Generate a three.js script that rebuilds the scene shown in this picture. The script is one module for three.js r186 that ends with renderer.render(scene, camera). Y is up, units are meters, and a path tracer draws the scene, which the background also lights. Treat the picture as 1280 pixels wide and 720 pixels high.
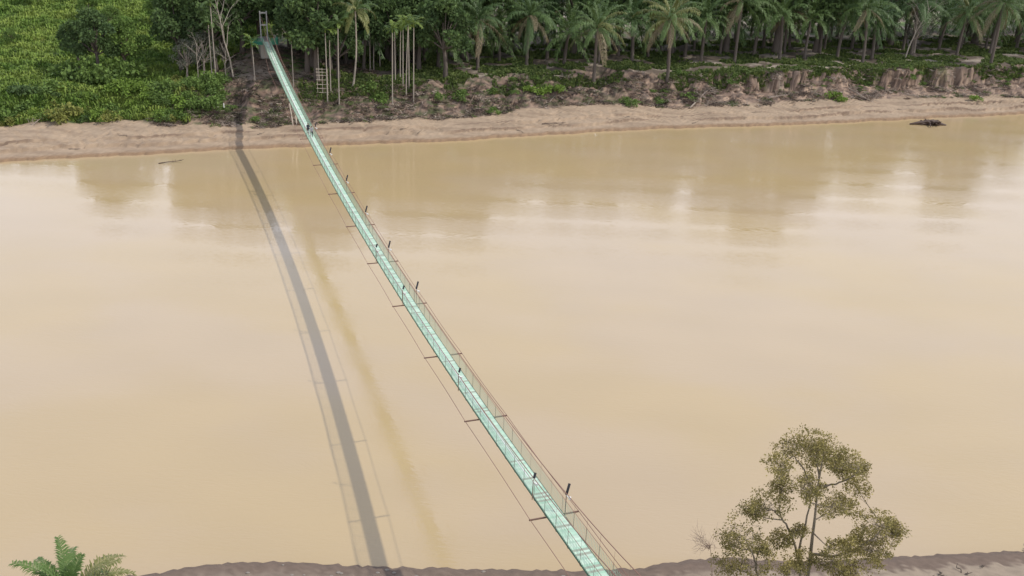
import * as THREE from 'three';
import { MarchingCubes } from 'three/addons/objects/MarchingCubes.js';
import { mergeGeometries } from 'three/addons/utils/BufferGeometryUtils.js';
import { createNoise2D, createNoise3D } from 'simplex-noise';

// ------------------------------------------------------------------ camera, sky, sun, exposure
const scene = new THREE.Scene();
const camera = new THREE.PerspectiveCamera(31.85, 16 / 9, 0.5, 4000);
camera.position.set(0, 54, 0);                                   // a drone 54 m above the river
camera.rotation.set(-0.4205, 0, 0.0445, 'YXZ');
scene.add(camera);
const renderer = new THREE.WebGLRenderer({ antialias: true });
renderer.toneMapping = THREE.LinearToneMapping;
renderer.toneMappingExposure = 0.585;
renderer.shadowMap.enabled = true;

function rng(seed) { let a = seed >>> 0; return () => { a = (a + 0x6d2b79f5) | 0; let t = Math.imul(a ^ (a >>> 15), 1 | a); t = (t + Math.imul(t ^ (t >>> 7), 61 | t)) ^ t; return ((t ^ (t >>> 14)) >>> 0) / 4294967296; }; }
const n2 = createNoise2D(rng(11)), n2b = createNoise2D(rng(29)), n3 = createNoise3D(rng(5));
const fbm = (x, y, o = 4) => { let s = 0, a = 0.5, f = 1; for (let i = 0; i < o; i++) { s += a * n2(x * f, y * f); a *= 0.5; f *= 2.03; } return s; };
const clamp = (v, a = 0, b = 1) => Math.min(b, Math.max(a, v));
const smooth = (a, b, v) => { const t = clamp((v - a) / (b - a)); return t * t * (3 - 2 * t); };
const lerp = (a, b, t) => a + (b - a) * t;
const V = (x, y, z) => new THREE.Vector3(x, y, z);
const P = (x, h, d) => new THREE.Vector3(x, h, -d);              // across, above the water, metres ahead

{ // hazy tropical sky with soft cloud, even all round
  const W = 1024, Hh = 512, data = new Float32Array(W * Hh * 4);
  for (let j = 0; j < Hh; j++) {
    const el = ((j + 0.5) / Hh - 0.5) * Math.PI, se = Math.sin(el), ce = Math.cos(el);
    for (let i = 0; i < W; i++) {
      const az = ((i + 0.5) / W) * 2 * Math.PI, x = Math.cos(az) * ce, z = Math.sin(az) * ce;
      const up = Math.max(0, se);
      const haze = Math.exp(-up * up * 2.6);
      let r = lerp(0.28, 2.55, haze), g = lerp(0.42, 2.60, haze), b = lerp(0.78, 2.85, haze);
      if (se > 0.02) {
        const k = 1.0 / (se + 0.25);
        let c = 0; let a = 0.5, f = 1.1;
        for (let o = 0; o < 5; o++) { c += a * n3(x * k * f, z * k * f, 3.1 + o); a *= 0.5; f *= 2.1; }
        const cover = smooth(-0.05, 0.45, c) * 0.55;
        r = lerp(r, 1.75, cover); g = lerp(g, 1.76, cover); b = lerp(b, 1.82, cover);
      }
      if (se < 0) { r *= 0.5; g *= 0.47; b *= 0.42; }
      const o = (j * W + i) * 4; data[o] = r; data[o + 1] = g; data[o + 2] = b; data[o + 3] = 1;
    }
  }
  const t = new THREE.DataTexture(data, W, Hh, THREE.RGBAFormat, THREE.FloatType);
  t.mapping = THREE.EquirectangularReflectionMapping; t.magFilter = THREE.LinearFilter; t.minFilter = THREE.LinearFilter; t.needsUpdate = true;
  scene.background = t; scene.environment = t;
}
const sun = new THREE.DirectionalLight(new THREE.Color(1.0, 0.95, 0.86), 5.0);
sun.position.set(0.841 * 300 - 20, 300, 0.155 * 300 - 130);
sun.target.position.set(-20, 0, -130);
sun.castShadow = true; sun.shadow.radius = 1.6; sun.shadow.mapSize.set(4096, 4096);
Object.assign(sun.shadow.camera, { left: -260, right: 260, top: 260, bottom: -260, near: 1, far: 900 });
scene.add(sun, sun.target);

// ------------------------------------------------------------------ helpers
const taken = new Map();
function numbered(name) { const k = taken.get(name) || 0; taken.set(name, k + 1); return k ? name + '_' + String(k).padStart(3, '0') : name; }
function tag(o, label, category, group) { o.userData.label = label; o.userData.category = category; if (group) o.userData.group = group; return o; }
function shade(o) { o.traverse((m) => { if (m.isMesh) { m.castShadow = true; m.receiveShadow = true; } }); return o; }
function thing(name, label, category, pos, group) { const g = new THREE.Group(); g.name = numbered(name); g.position.copy(pos); tag(g, label, category, group); scene.add(g); return g; }
function part(name, geo, mat, parent) { const m = new THREE.Mesh(geo, mat); m.name = name; m.castShadow = m.receiveShadow = true; parent.add(m); return m; }
function single(name, geo, mat, label, category, group, pos) { const m = new THREE.Mesh(geo, mat); m.name = numbered(name); m.castShadow = m.receiveShadow = true; if (pos) m.position.copy(pos); tag(m, label, category, group); scene.add(m); return m; }
function structure(name, geo, mat) { const m = new THREE.Mesh(geo, mat); m.name = name; m.userData.kind = 'structure'; m.castShadow = m.receiveShadow = true; scene.add(m); return m; }
function copyOf(o, pos, turn = 0, scale = 1) {
  const c = o.clone(); c.name = numbered(o.name.replace(/_\d{3}$/, '')); c.position.copy(pos); c.rotation.set(0, turn, 0);
  if (typeof scale === 'number') c.scale.setScalar(scale); else c.scale.copy(scale); scene.add(c); return c;
}

class MB {                                                       // mesh builder: positions, optional colours, index
  constructor() { this.p = []; this.c = []; this.i = []; this.u = []; this.col = null; }
  v(x, y, z, u = 0, w = 0) { this.p.push(x, y, z); this.u.push(u, w); if (this.col) this.c.push(this.col[0], this.col[1], this.col[2]); return this.p.length / 3 - 1; }
  tri(a, b, c) { this.i.push(a, b, c); }
  quad(a, b, c, d) { const k = [a, b, c, d].map((q) => this.v(q.x, q.y, q.z)); this.i.push(k[0], k[1], k[2], k[0], k[2], k[3]); }
  tube(pts, radii, sides = 7, caps = true) {
    const N = pts.length, t = V(), a = V(), b = V(); let prev = null, first = 0;
    for (let k = 0; k < N; k++) {
      t.copy(pts[Math.min(N - 1, k + 1)]).sub(pts[Math.max(0, k - 1)]).normalize();
      if (!prev) a.set(Math.abs(t.y) < 0.9 ? 0 : 1, Math.abs(t.y) < 0.9 ? 1 : 0, 0); else a.copy(prev);
      a.addScaledVector(t, -a.dot(t)).normalize(); b.crossVectors(t, a); prev = a.clone();
      const r = typeof radii === 'number' ? radii : Array.isArray(radii) ? radii[k] : radii;
      for (let s = 0; s < sides; s++) {
        const an = (s / sides) * 2 * Math.PI, c = Math.cos(an) * r, q = Math.sin(an) * r;
        const id = this.v(pts[k].x + a.x * c + b.x * q, pts[k].y + a.y * c + b.y * q, pts[k].z + a.z * c + b.z * q, s / sides, k);
        if (k === 0 && s === 0) first = id;
      }
      if (k) for (let s = 0; s < sides; s++) { const A = first + (k - 1) * sides + s, B = first + (k - 1) * sides + (s + 1) % sides; this.i.push(A, B, B + sides, A, B + sides, A + sides); }
    }
    if (caps) { const l = first + (N - 1) * sides; for (let s = 1; s < sides - 1; s++) { this.i.push(first, first + s + 1, first + s); this.i.push(l, l + s, l + s + 1); } }
    return this;
  }
  box(c, ax, ay, az) {                                           // centre and three half-axis vectors
    const s = [[-1, -1, -1], [1, -1, -1], [1, 1, -1], [-1, 1, -1], [-1, -1, 1], [1, -1, 1], [1, 1, 1], [-1, 1, 1]].map(([x, y, z]) => c.clone().addScaledVector(ax, x).addScaledVector(ay, y).addScaledVector(az, z));
    for (const f of [[0, 3, 2, 1], [4, 5, 6, 7], [0, 1, 5, 4], [3, 7, 6, 2], [0, 4, 7, 3], [1, 2, 6, 5]]) this.quad(s[f[0]], s[f[1]], s[f[2]], s[f[3]]);
    return this;
  }
  bar(a, b, w, h) {                                              // a beam of w by h between two points
    const t = b.clone().sub(a), L = t.length(); t.normalize();
    const s = Math.abs(t.y) > 0.95 ? V(1, 0, 0) : V().crossVectors(V(0, 1, 0), t).normalize(), u = V().crossVectors(t, s).normalize();
    return this.box(a.clone().add(b).multiplyScalar(0.5), t.multiplyScalar(L / 2), u.multiplyScalar(h / 2), s.multiplyScalar(w / 2));
  }
  leaf(p, dir, side, len, wid) {                                 // a folded diamond leaf
    const n = V().crossVectors(dir, side);
    const a = this.v(p.x, p.y, p.z), m = p.clone().addScaledVector(dir, len * 0.45);
    const l = this.v(m.x + side.x * wid / 2 + n.x * wid * .12, m.y + side.y * wid / 2 + n.y * wid * .12, m.z + side.z * wid / 2 + n.z * wid * .12);
    const t = this.v(p.x + dir.x * len, p.y + dir.y * len - len * 0.08, p.z + dir.z * len);
    const r = this.v(m.x - side.x * wid / 2 + n.x * wid * .12, m.y - side.y * wid / 2 + n.y * wid * .12, m.z - side.z * wid / 2 + n.z * wid * .12);
    this.i.push(a, l, t, a, t, r);
  }
  geo(off) {
    const g = new THREE.BufferGeometry();
    g.setAttribute('position', new THREE.Float32BufferAttribute(this.p, 3));
    g.setAttribute('uv', new THREE.Float32BufferAttribute(this.u, 2));
    if (this.c.length) g.setAttribute('color', new THREE.Float32BufferAttribute(this.c, 3));
    g.setIndex(this.i);
    if (off) g.translate(-off.x, -off.y, -off.z);
    g.computeVertexNormals(); return g;
  }
}
function randDir(R) { const z = R() * 2 - 1, a = R() * 6.2832, s = Math.sqrt(1 - z * z); return V(s * Math.cos(a), z, s * Math.sin(a)); }
const rgb = (r, g, b) => new THREE.Color().setRGB(r, g, b);
function noiseTexture(size, cells, f, colour) {                  // tileable in both directions
  const d = new Uint8Array(size * size * 4);
  for (let j = 0; j < size; j++) for (let i = 0; i < size; i++) {
    const v = f(i / size, j / size), o = (j * size + i) * 4;
    const k = Array.isArray(v) ? v : [v, v, v];
    for (let c = 0; c < 3; c++) d[o + c] = clamp(k[c]) * 255; d[o + 3] = 255;
  }
  const t = new THREE.DataTexture(d, size, size); t.wrapS = t.wrapT = THREE.RepeatWrapping; t.magFilter = THREE.LinearFilter; t.minFilter = THREE.LinearMipmapLinearFilter; t.generateMipmaps = true;
  if (colour) t.colorSpace = THREE.SRGBColorSpace; t.needsUpdate = true; return t;
}
const tor = (u, v, f, s = 0) => { const a = u * 6.28318, b = v * 6.28318, r = f / 6.28318; return n3(Math.cos(a) * r + s * 3.7 + Math.cos(b) * r * 0.37, Math.sin(a) * r + s, Math.cos(b) * r + Math.sin(b) * r * 1.31); };
// ------------------------------------------------------------------ materials
const M = {};
const std = (o) => new THREE.MeshStandardMaterial({ roughness: 0.9, ...o });
const leafy = (c, t = 0.3, vc = true, rough = vc ? 0.85 : 0.5) => new THREE.MeshPhysicalMaterial({ color: c, roughness: rough, vertexColors: vc, transmission: t, thickness: 0, side: THREE.DoubleSide, specularIntensity: rough < 0.7 ? 0.55 : 0.4 });
M.leaf = leafy(rgb(1, 1, 1));
M.nearLeaf = leafy(rgb(1, 1, 1), 0.35);
M.frond = leafy(rgb(0.11, 0.175, 0.05), 0.25, false); M.frondYellow = leafy(rgb(0.24, 0.25, 0.085), 0.3, false); M.frondDark = leafy(rgb(0.085, 0.145, 0.045), 0.25, false);
M.frondDry = leafy(rgb(0.26, 0.21, 0.12), 0.25, false); M.frondBright = leafy(rgb(0.2, 0.28, 0.05), 0.35, false); M.frondNear = leafy(rgb(0.14, 0.225, 0.06), 0.35, false);
const barkTex = noiseTexture(256, 1, (u, v) => 0.55 + 0.3 * tor(u, v, 9, 1) + 0.25 * tor(u, v * 1, 26, 2));
M.bark = std({ color: rgb(0.16, 0.12, 0.09), bumpMap: barkTex, bumpScale: 0.03 });
M.shoreBark = std({ color: rgb(0.26, 0.21, 0.155), bumpMap: barkTex, bumpScale: 0.02 });
M.darkBark = std({ color: rgb(0.12, 0.098, 0.08), bumpMap: barkTex, bumpScale: 0.03 });
M.paleBark = std({ color: rgb(0.35, 0.305, 0.25), bumpMap: barkTex, bumpScale: 0.01 });
M.drift = std({ color: rgb(0.33, 0.27, 0.22), bumpMap: barkTex, bumpScale: 0.02 });
M.wetWood = std({ color: rgb(0.075, 0.045, 0.032), roughness: 0.6 });
M.bamboo = std({ color: rgb(0.5, 0.43, 0.34) });
M.steel = std({ color: rgb(0.22, 0.13, 0.095), roughness: 0.7, metalness: 0.2 });
M.rope = std({ color: rgb(0.27, 0.15, 0.11), roughness: 0.8 });
M.mint = std({ color: rgb(1, 1, 1), vertexColors: true, roughness: 0.75 });
M.greenPaint = std({ color: rgb(0.22, 0.42, 0.30), roughness: 0.6 });
M.mesh = std({ color: rgb(0.34, 0.50, 0.39), roughness: 0.7 });
M.darkGreen = std({ color: rgb(0.06, 0.13, 0.09), roughness: 0.6 });
M.teal = std({ color: rgb(0.02, 0.20, 0.12), roughness: 0.5 });
M.concrete = std({ color: rgb(0.34, 0.32, 0.28), bumpMap: barkTex, bumpScale: 0.01 });
M.white = std({ color: rgb(0.78, 0.77, 0.74), roughness: 0.5 });
M.tower = std({ color: rgb(0.36, 0.35, 0.33), roughness: 0.7 });
M.panel = std({ color: rgb(0.012, 0.013, 0.018), roughness: 0.35 });
M.skin = std({ color: rgb(0.28, 0.16, 0.10), roughness: 0.6 });
M.hair = std({ color: rgb(0.02, 0.016, 0.014) });

// ------------------------------------------------------------------ terrain
function table(T) { return (x) => { if (x <= T[0][0]) return T[0][1] + (x - T[0][0]) * (T[1][1] - T[0][1]) / (T[1][0] - T[0][0]); for (let i = 1; i < T.length; i++) if (x <= T[i][0]) { const t = (x - T[i - 1][0]) / (T[i][0] - T[i - 1][0]); return lerp(T[i - 1][1], T[i][1], t); } const n = T.length - 1; return T[n][1] + (x - T[n][0]) * (T[n][1] - T[n - 1][1]) / (T[n][0] - T[n - 1][0]); }; }
const farLine0 = table([[-140, 144], [-87.7, 163.4], [-69.8, 170], [-50.5, 177], [-34, 182.2], [-13.5, 188.3], [8.2, 197], [33.5, 206.1], [60.2, 213.3], [89.5, 223.1], [116.6, 232.2], [170, 250]]);
const farLine = (x) => (farLine0(x - 5) + farLine0(x) + farLine0(x + 5)) / 3 + 0.5 * n2(x * 0.11, 3.3) + 0.25 * n2(x * 0.5, 8.1);
const nearLine0 = table([[-60, 58], [-38, 61], [-27.5, 62.6], [-23.3, 64.2], [-18.3, 64.8], [-9, 64.8], [1.7, 65.1], [6.2, 65.3], [11.4, 66], [14.9, 67.2], [18.3, 67.8], [24.8, 67.6], [31.9, 68.7], [44.7, 70.5], [70, 73]]);
const nearLine = (x) => nearLine0(x) + 0.18 * n2(x * 0.8, 1.3) + 0.1 * n2(x * 2.1, 6.3);
const beachW = table([[-140, 17], [-90, 16], [-75, 15.5], [-62, 11], [-52, 9.5], [-31, 10], [-8, 12.5], [8, 14.5], [28, 13.5], [44, 11.5], [84, 12.5], [118, 9], [170, 10]]);
const hill = (x) => smooth(-58, -72, x);                          // 1 on the open meadow side
function farGround(x, d) {                                        // height, and what covers it
  const s = d - farLine(x);
  const bw = beachW(x) + 1.3 * n2(x * 0.09, 7.7) + 0.45 * n2(x * 0.31, 2.2);
  let h, zone;
  const ledge1 = 0.4 * smooth(0.0, 0.16, s + 0.25 * n2(x * 0.7, 4.4));
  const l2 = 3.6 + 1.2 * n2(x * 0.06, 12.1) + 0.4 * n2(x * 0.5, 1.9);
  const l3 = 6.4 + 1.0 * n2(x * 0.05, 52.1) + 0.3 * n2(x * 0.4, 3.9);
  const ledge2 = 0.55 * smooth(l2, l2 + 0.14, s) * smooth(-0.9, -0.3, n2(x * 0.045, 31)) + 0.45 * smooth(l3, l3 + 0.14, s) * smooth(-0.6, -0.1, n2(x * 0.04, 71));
  const beach = -0.15 + ledge1 * 1.4 + ledge2 + 0.075 * Math.max(0, s);
  if (s < 0) h = Math.max(-2.5, s * 0.25 - 0.12); else h = beach;
  // rills worn down the upper beach
  if (s > 1 && s < bw + 2) {
    const r = 1 - Math.abs(n2((x + s * 0.55) * 0.42, s * 0.05 + 9));
    h -= (0.7 * Math.pow(r, 16)) * smooth(1.5, 5, s) * smooth(-0.4, 0.4, n2(x * 0.03, 77) + 0.3);
    h += 0.025 * fbm(x * 0.1, s * 0.5);
  }
  const Hm = hill(x);
  const rough = fbm(x * 0.16, d * 0.16) * 0.8;
  const face = clamp(s - bw, 0, 1e9);
  // right: rubble apron, then a low eroded earth cliff, then flat plantation
  const apron = 4.2 + 1.2 * n2(x * 0.13, 3.9), sheer = Math.max(smooth(48, 52, x) * smooth(68, 64, x), smooth(80, 85, x) * smooth(114, 109, x), 0.4 * smooth(25, 30, x));
  const steep = lerp(6.5, 1.8, sheer);
  const nick = 1.3 * n2(x * 0.09, 14.2) + 0.5 * n2(x * 0.3, s * 0.5 + 2) + 0.3 * n2b(x * 0.9, s * 0.9);
  const lump = fbm(x * 0.4, d * 0.4, 3) * lerp(0.95, 0.55, sheer);
  const topH = 6.6 - 0.1 * bw, aH = lerp(2.0, 1.3, sheer), fa = clamp(face / apron);
  const cl = clamp((face - apron + nick) / steep);
  const mound = 4.2 * smooth(15, 3, Math.hypot(x + 52, (d - 212) * 0.8));
  const cliff = aH * smooth(0, 1, fa) + (topH - aH) * smooth(0, 1, cl) + lump * smooth(0, 1.5, face) * (1 - 0.8 * smooth(apron + steep - 1, apron + steep + 2, face)) + (face > apron + steep ? 0.015 * (face - apron - steep) + 0.4 * rough : 0) + mound;
  // left: grassy hillside
  const slope = 3.0 * smooth(0, 9, face) + 0.115 * Math.max(0, face - 2) + rough * 0.9 * smooth(0, 5, face);
  if (face > 0) h += lerp(cliff, slope, Hm) - 0.1 * face * (1 - 0) * 1;
  zone = { s, l2, l3, bw, face, steep: apron + steep, Hm, lump, sheer };
  return [h, zone];
}
const gh = (x, d) => farGround(x, d)[0];
function nearGround(x, d) {
  const s = nearLine(x) - d;
  if (s < 0) return Math.max(-2.5, s * 0.5 - 0.05);
  let h = 0.85 * smooth(0, 1.5, s) + 0.1 * Math.max(0, s - 1) + 0.22 * Math.max(0, s - 5.5) * smooth(5, 12, s);
  h += 0.12 * fbm(x * 0.5, d * 0.5) * smooth(0.5, 3, s) + 0.05 * fbm(x * 2, d * 2) ;
  return Math.min(h, 11.5 + 0.3 * fbm(x * 0.1, d * 0.1));
}
function gridMesh(xs, ds, f) {                                    // f(x, k) -> [x, h, d, r, g, b]
  const nx = xs.length, nd = ds.length, pos = new Float32Array(nx * nd * 3), col = new Float32Array(nx * nd * 3), uv = new Float32Array(nx * nd * 2), idx = [];
  for (let j = 0; j < nd; j++) for (let i = 0; i < nx; i++) {
    const q = f(xs[i], ds[j]), o = j * nx + i;
    pos[o * 3] = q[0]; pos[o * 3 + 1] = q[1]; pos[o * 3 + 2] = -q[2]; col.set([q[3], q[4], q[5]], o * 3); uv[o * 2] = q[0] / 3; uv[o * 2 + 1] = q[2] / 3;
    if (i && j) { const a = o - nx - 1, b = o - nx, c = o, e = o - 1; idx.push(a, b, c, a, c, e); }
  }
  const g = new THREE.BufferGeometry(); g.setAttribute('position', new THREE.BufferAttribute(pos, 3)); g.setAttribute('color', new THREE.BufferAttribute(col, 3)); g.setAttribute('uv', new THREE.BufferAttribute(uv, 2));
  g.setIndex(idx); g.computeVertexNormals(); return g;
}
const span = (parts) => { const o = []; for (const [a, b, s] of parts) for (let v = a; v < b - 1e-6; v += s) o.push(v); o.push(parts[parts.length - 1][1]); return o; };
const mix3 = (a, b, t) => [lerp(a[0], b[0], t), lerp(a[1], b[1], t), lerp(a[2], b[2], t)];
const SAND = [0.375, 0.278, 0.19], WET = [0.27, 0.18, 0.11], SOIL = [0.195, 0.132, 0.098], SOILP = [0.37, 0.265, 0.19], LITTER = [0.125, 0.095, 0.07], PALE = [0.36, 0.30, 0.24], GREEN = [0.13, 0.20, 0.045], GREEND = [0.065, 0.11, 0.03], MUD = [0.165, 0.118, 0.088], DRYS = [0.31, 0.245, 0.18];
function farColour(x, d) {
  const [h, z] = farGround(x, d); let c;
  const dd = d + h * 2.2, nn = fbm(x * 0.25, dd * 0.25), fine = n2b(x * 1.7, dd * 1.7);
  c = mix3(SAND, [0.30, 0.218, 0.148], smooth(-0.2, 0.5, fbm(x * 0.06, d * 0.3)));
  c = mix3(WET, c, smooth(0.3, 1.6, z.s + 0.35 * fine + 0.4 * nn));
  for (const l of [z.l2, z.l3]) c = mix3(c, [0.17, 0.115, 0.08], smooth(-0.05, 0.06, z.s - l) * smooth(0.42, 0.2, z.s - l) * smooth(-0.35, 0.1, n2(x * 0.07, l === z.l2 ? 3 : 17)) * 0.8);   // undercut shade of the little steps, put into the colour as dark bands
  if (z.face > 0) {
    let b = mix3(SOIL, SOILP, smooth(-0.1, 0.35, nn + 0.2 * fine) * lerp(0.45, 1, smooth(0, 40, x)));
    b = mix3(b, [0.075, 0.058, 0.05], smooth(0.05, 0.35, n2(x * 0.3, dd * 0.6)) * 0.75);
    b = mix3(b, [0.06, 0.075, 0.03], smooth(0.1, 0.35, n2b(x * 0.22, dd * 0.3)) * smooth(40, 0, x) * 0.8);
    b = mix3(b, SOILP, z.sheer * 0.2);
    const top = mix3(mix3(LITTER, PALE, smooth(0.08, 0.3, fbm(x * 0.09 + 4, d * 0.16)) * lerp(0.35, 1, smooth(-30, 0, x))), mix3(GREEN, GREEND, smooth(-0.3, 0.3, nn)), smooth(0.0, 0.22, fbm(x * 0.07 + 20, d * 0.1) + 0.25 * smooth(14, 3, z.face)));  // less pale ground toward the grove: its shade is put into the colour
    const rightC = mix3(b, top, smooth(z.steep * 0.8, z.steep * 1.25, z.face + 0.8 * nn));
    const leftC = mix3(SOILP, mix3(GREEN, GREEND, smooth(-0.3, 0.4, nn)), smooth(-0.5, 2.5, z.face + 2.5 * nn));
    c = mix3(c, mix3(rightC, leftC, z.Hm), smooth(-0.3, 1.0, z.face + nn));
  }
  const k = 1 + 0.10 * fine + 0.10 * n2(x * 0.9, d * 0.4);
  const shift = z.face > 0.5 && z.Hm < 0.5 ? (0.55 * n2b(x * 0.5, h * 0.9) + 0.35 * n2(x * 1.1, h * 2.1)) * smooth(0.5, 2.5, z.face) * smooth(z.steep + 3, z.steep, z.face) : 0;
  return [x, h, d + shift, c[0] * k, c[1] * k, c[2] * k];
}
const groundBump = noiseTexture(512, 1, (u, v) => 0.5 + 0.22 * tor(u, v, 8, 3) + 0.18 * tor(u, v, 22, 4) + 0.14 * tor(u, v, 60, 5));
const groundMat = std({ vertexColors: true, roughness: 0.95, bumpMap: groundBump, bumpScale: 0.022 });
{
  const xs = span([[-420, -130, 6], [-130, 165, 0.42], [165, 520, 6]]);
  const ss = span([[-10, -1, 1.5], [-1, 9.5, 0.16], [9.5, 24, 0.3], [24, 60, 1.6], [60, 150, 4], [150, 620, 22]]);
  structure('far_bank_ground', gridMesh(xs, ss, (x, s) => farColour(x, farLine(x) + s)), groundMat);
  const nxs = span([[-260, -45, 6], [-45, 55, 0.4], [55, 300, 6]]), ns = span([[-3, 0, 0.5], [0, 12, 0.3], [12, 60, 1.5], [60, 260, 12]]);
  structure('near_bank_ground', gridMesh(nxs, ns, (x, s) => {
    const d = nearLine(x) - s, h = nearGround(x, d), f = n2b(x * 1.3, d * 1.3), w = fbm(x * 0.2, d * 0.35);
    const right = smooth(8, 24, x + 4 * w);
    let c = mix3(MUD, mix3([0.215, 0.165, 0.125], DRYS, right), smooth(lerp(1.6, 2.6, right), lerp(3.2, 3.1, right), s + 0.5 * f + 0.5 * w));
    c = mix3(c, mix3(LITTER, GREEN, smooth(-0.2, 0.2, w)), smooth(9, 14, s + 3 * w));
    const k = 1 + 0.13 * f + 0.1 * n2(x * 3.1, d * 3.1); return [x, h, d, c[0] * k, c[1] * k, c[2] * k];
  }), groundMat.clone());
}
{ // the silty river
  const ripple = noiseTexture(1024, 1, (u, v) => 0.5 + 0.07 * tor(u, v, 14, 6) + 0.14 * tor(u, v, 34, 7) + 0.12 * tor(u, v, 80, 8) + 0.07 * tor(u, v, 150, 9));
  const wm = new THREE.MeshPhysicalMaterial({ color: rgb(1, 1, 1), vertexColors: true, roughness: 0.035, ior: 1.72, bumpMap: ripple, bumpScale: 0.016 });
  const xs = span([[-420, -130, 10], [-130, 170, 2], [170, 520, 10]]), ds = span([[20, 60, 10], [60, 250, 2], [250, 430, 10]]);
  const g = gridMesh(xs, ds, (x, d) => {
    const w = fbm(x * 0.018 + d * 0.006, d * 0.03 + 40), w2 = n2b(x * 0.05, d * 0.09);
    const c = mix3([0.472, 0.350, 0.186], [0.472, 0.356, 0.216], smooth(-0.35, 0.35, w)); const k = 1 + 0.025 * w2;
    return [x, 0, d, c[0] * k, c[1] * k, c[2] * k];
  });
  const uv = g.attributes.uv; for (let i = 0; i < uv.count; i++) uv.setXY(i, uv.getX(i) * 3 / 60, uv.getY(i) * 3 / 17);
  structure('river_water', g, wm);
}

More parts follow.
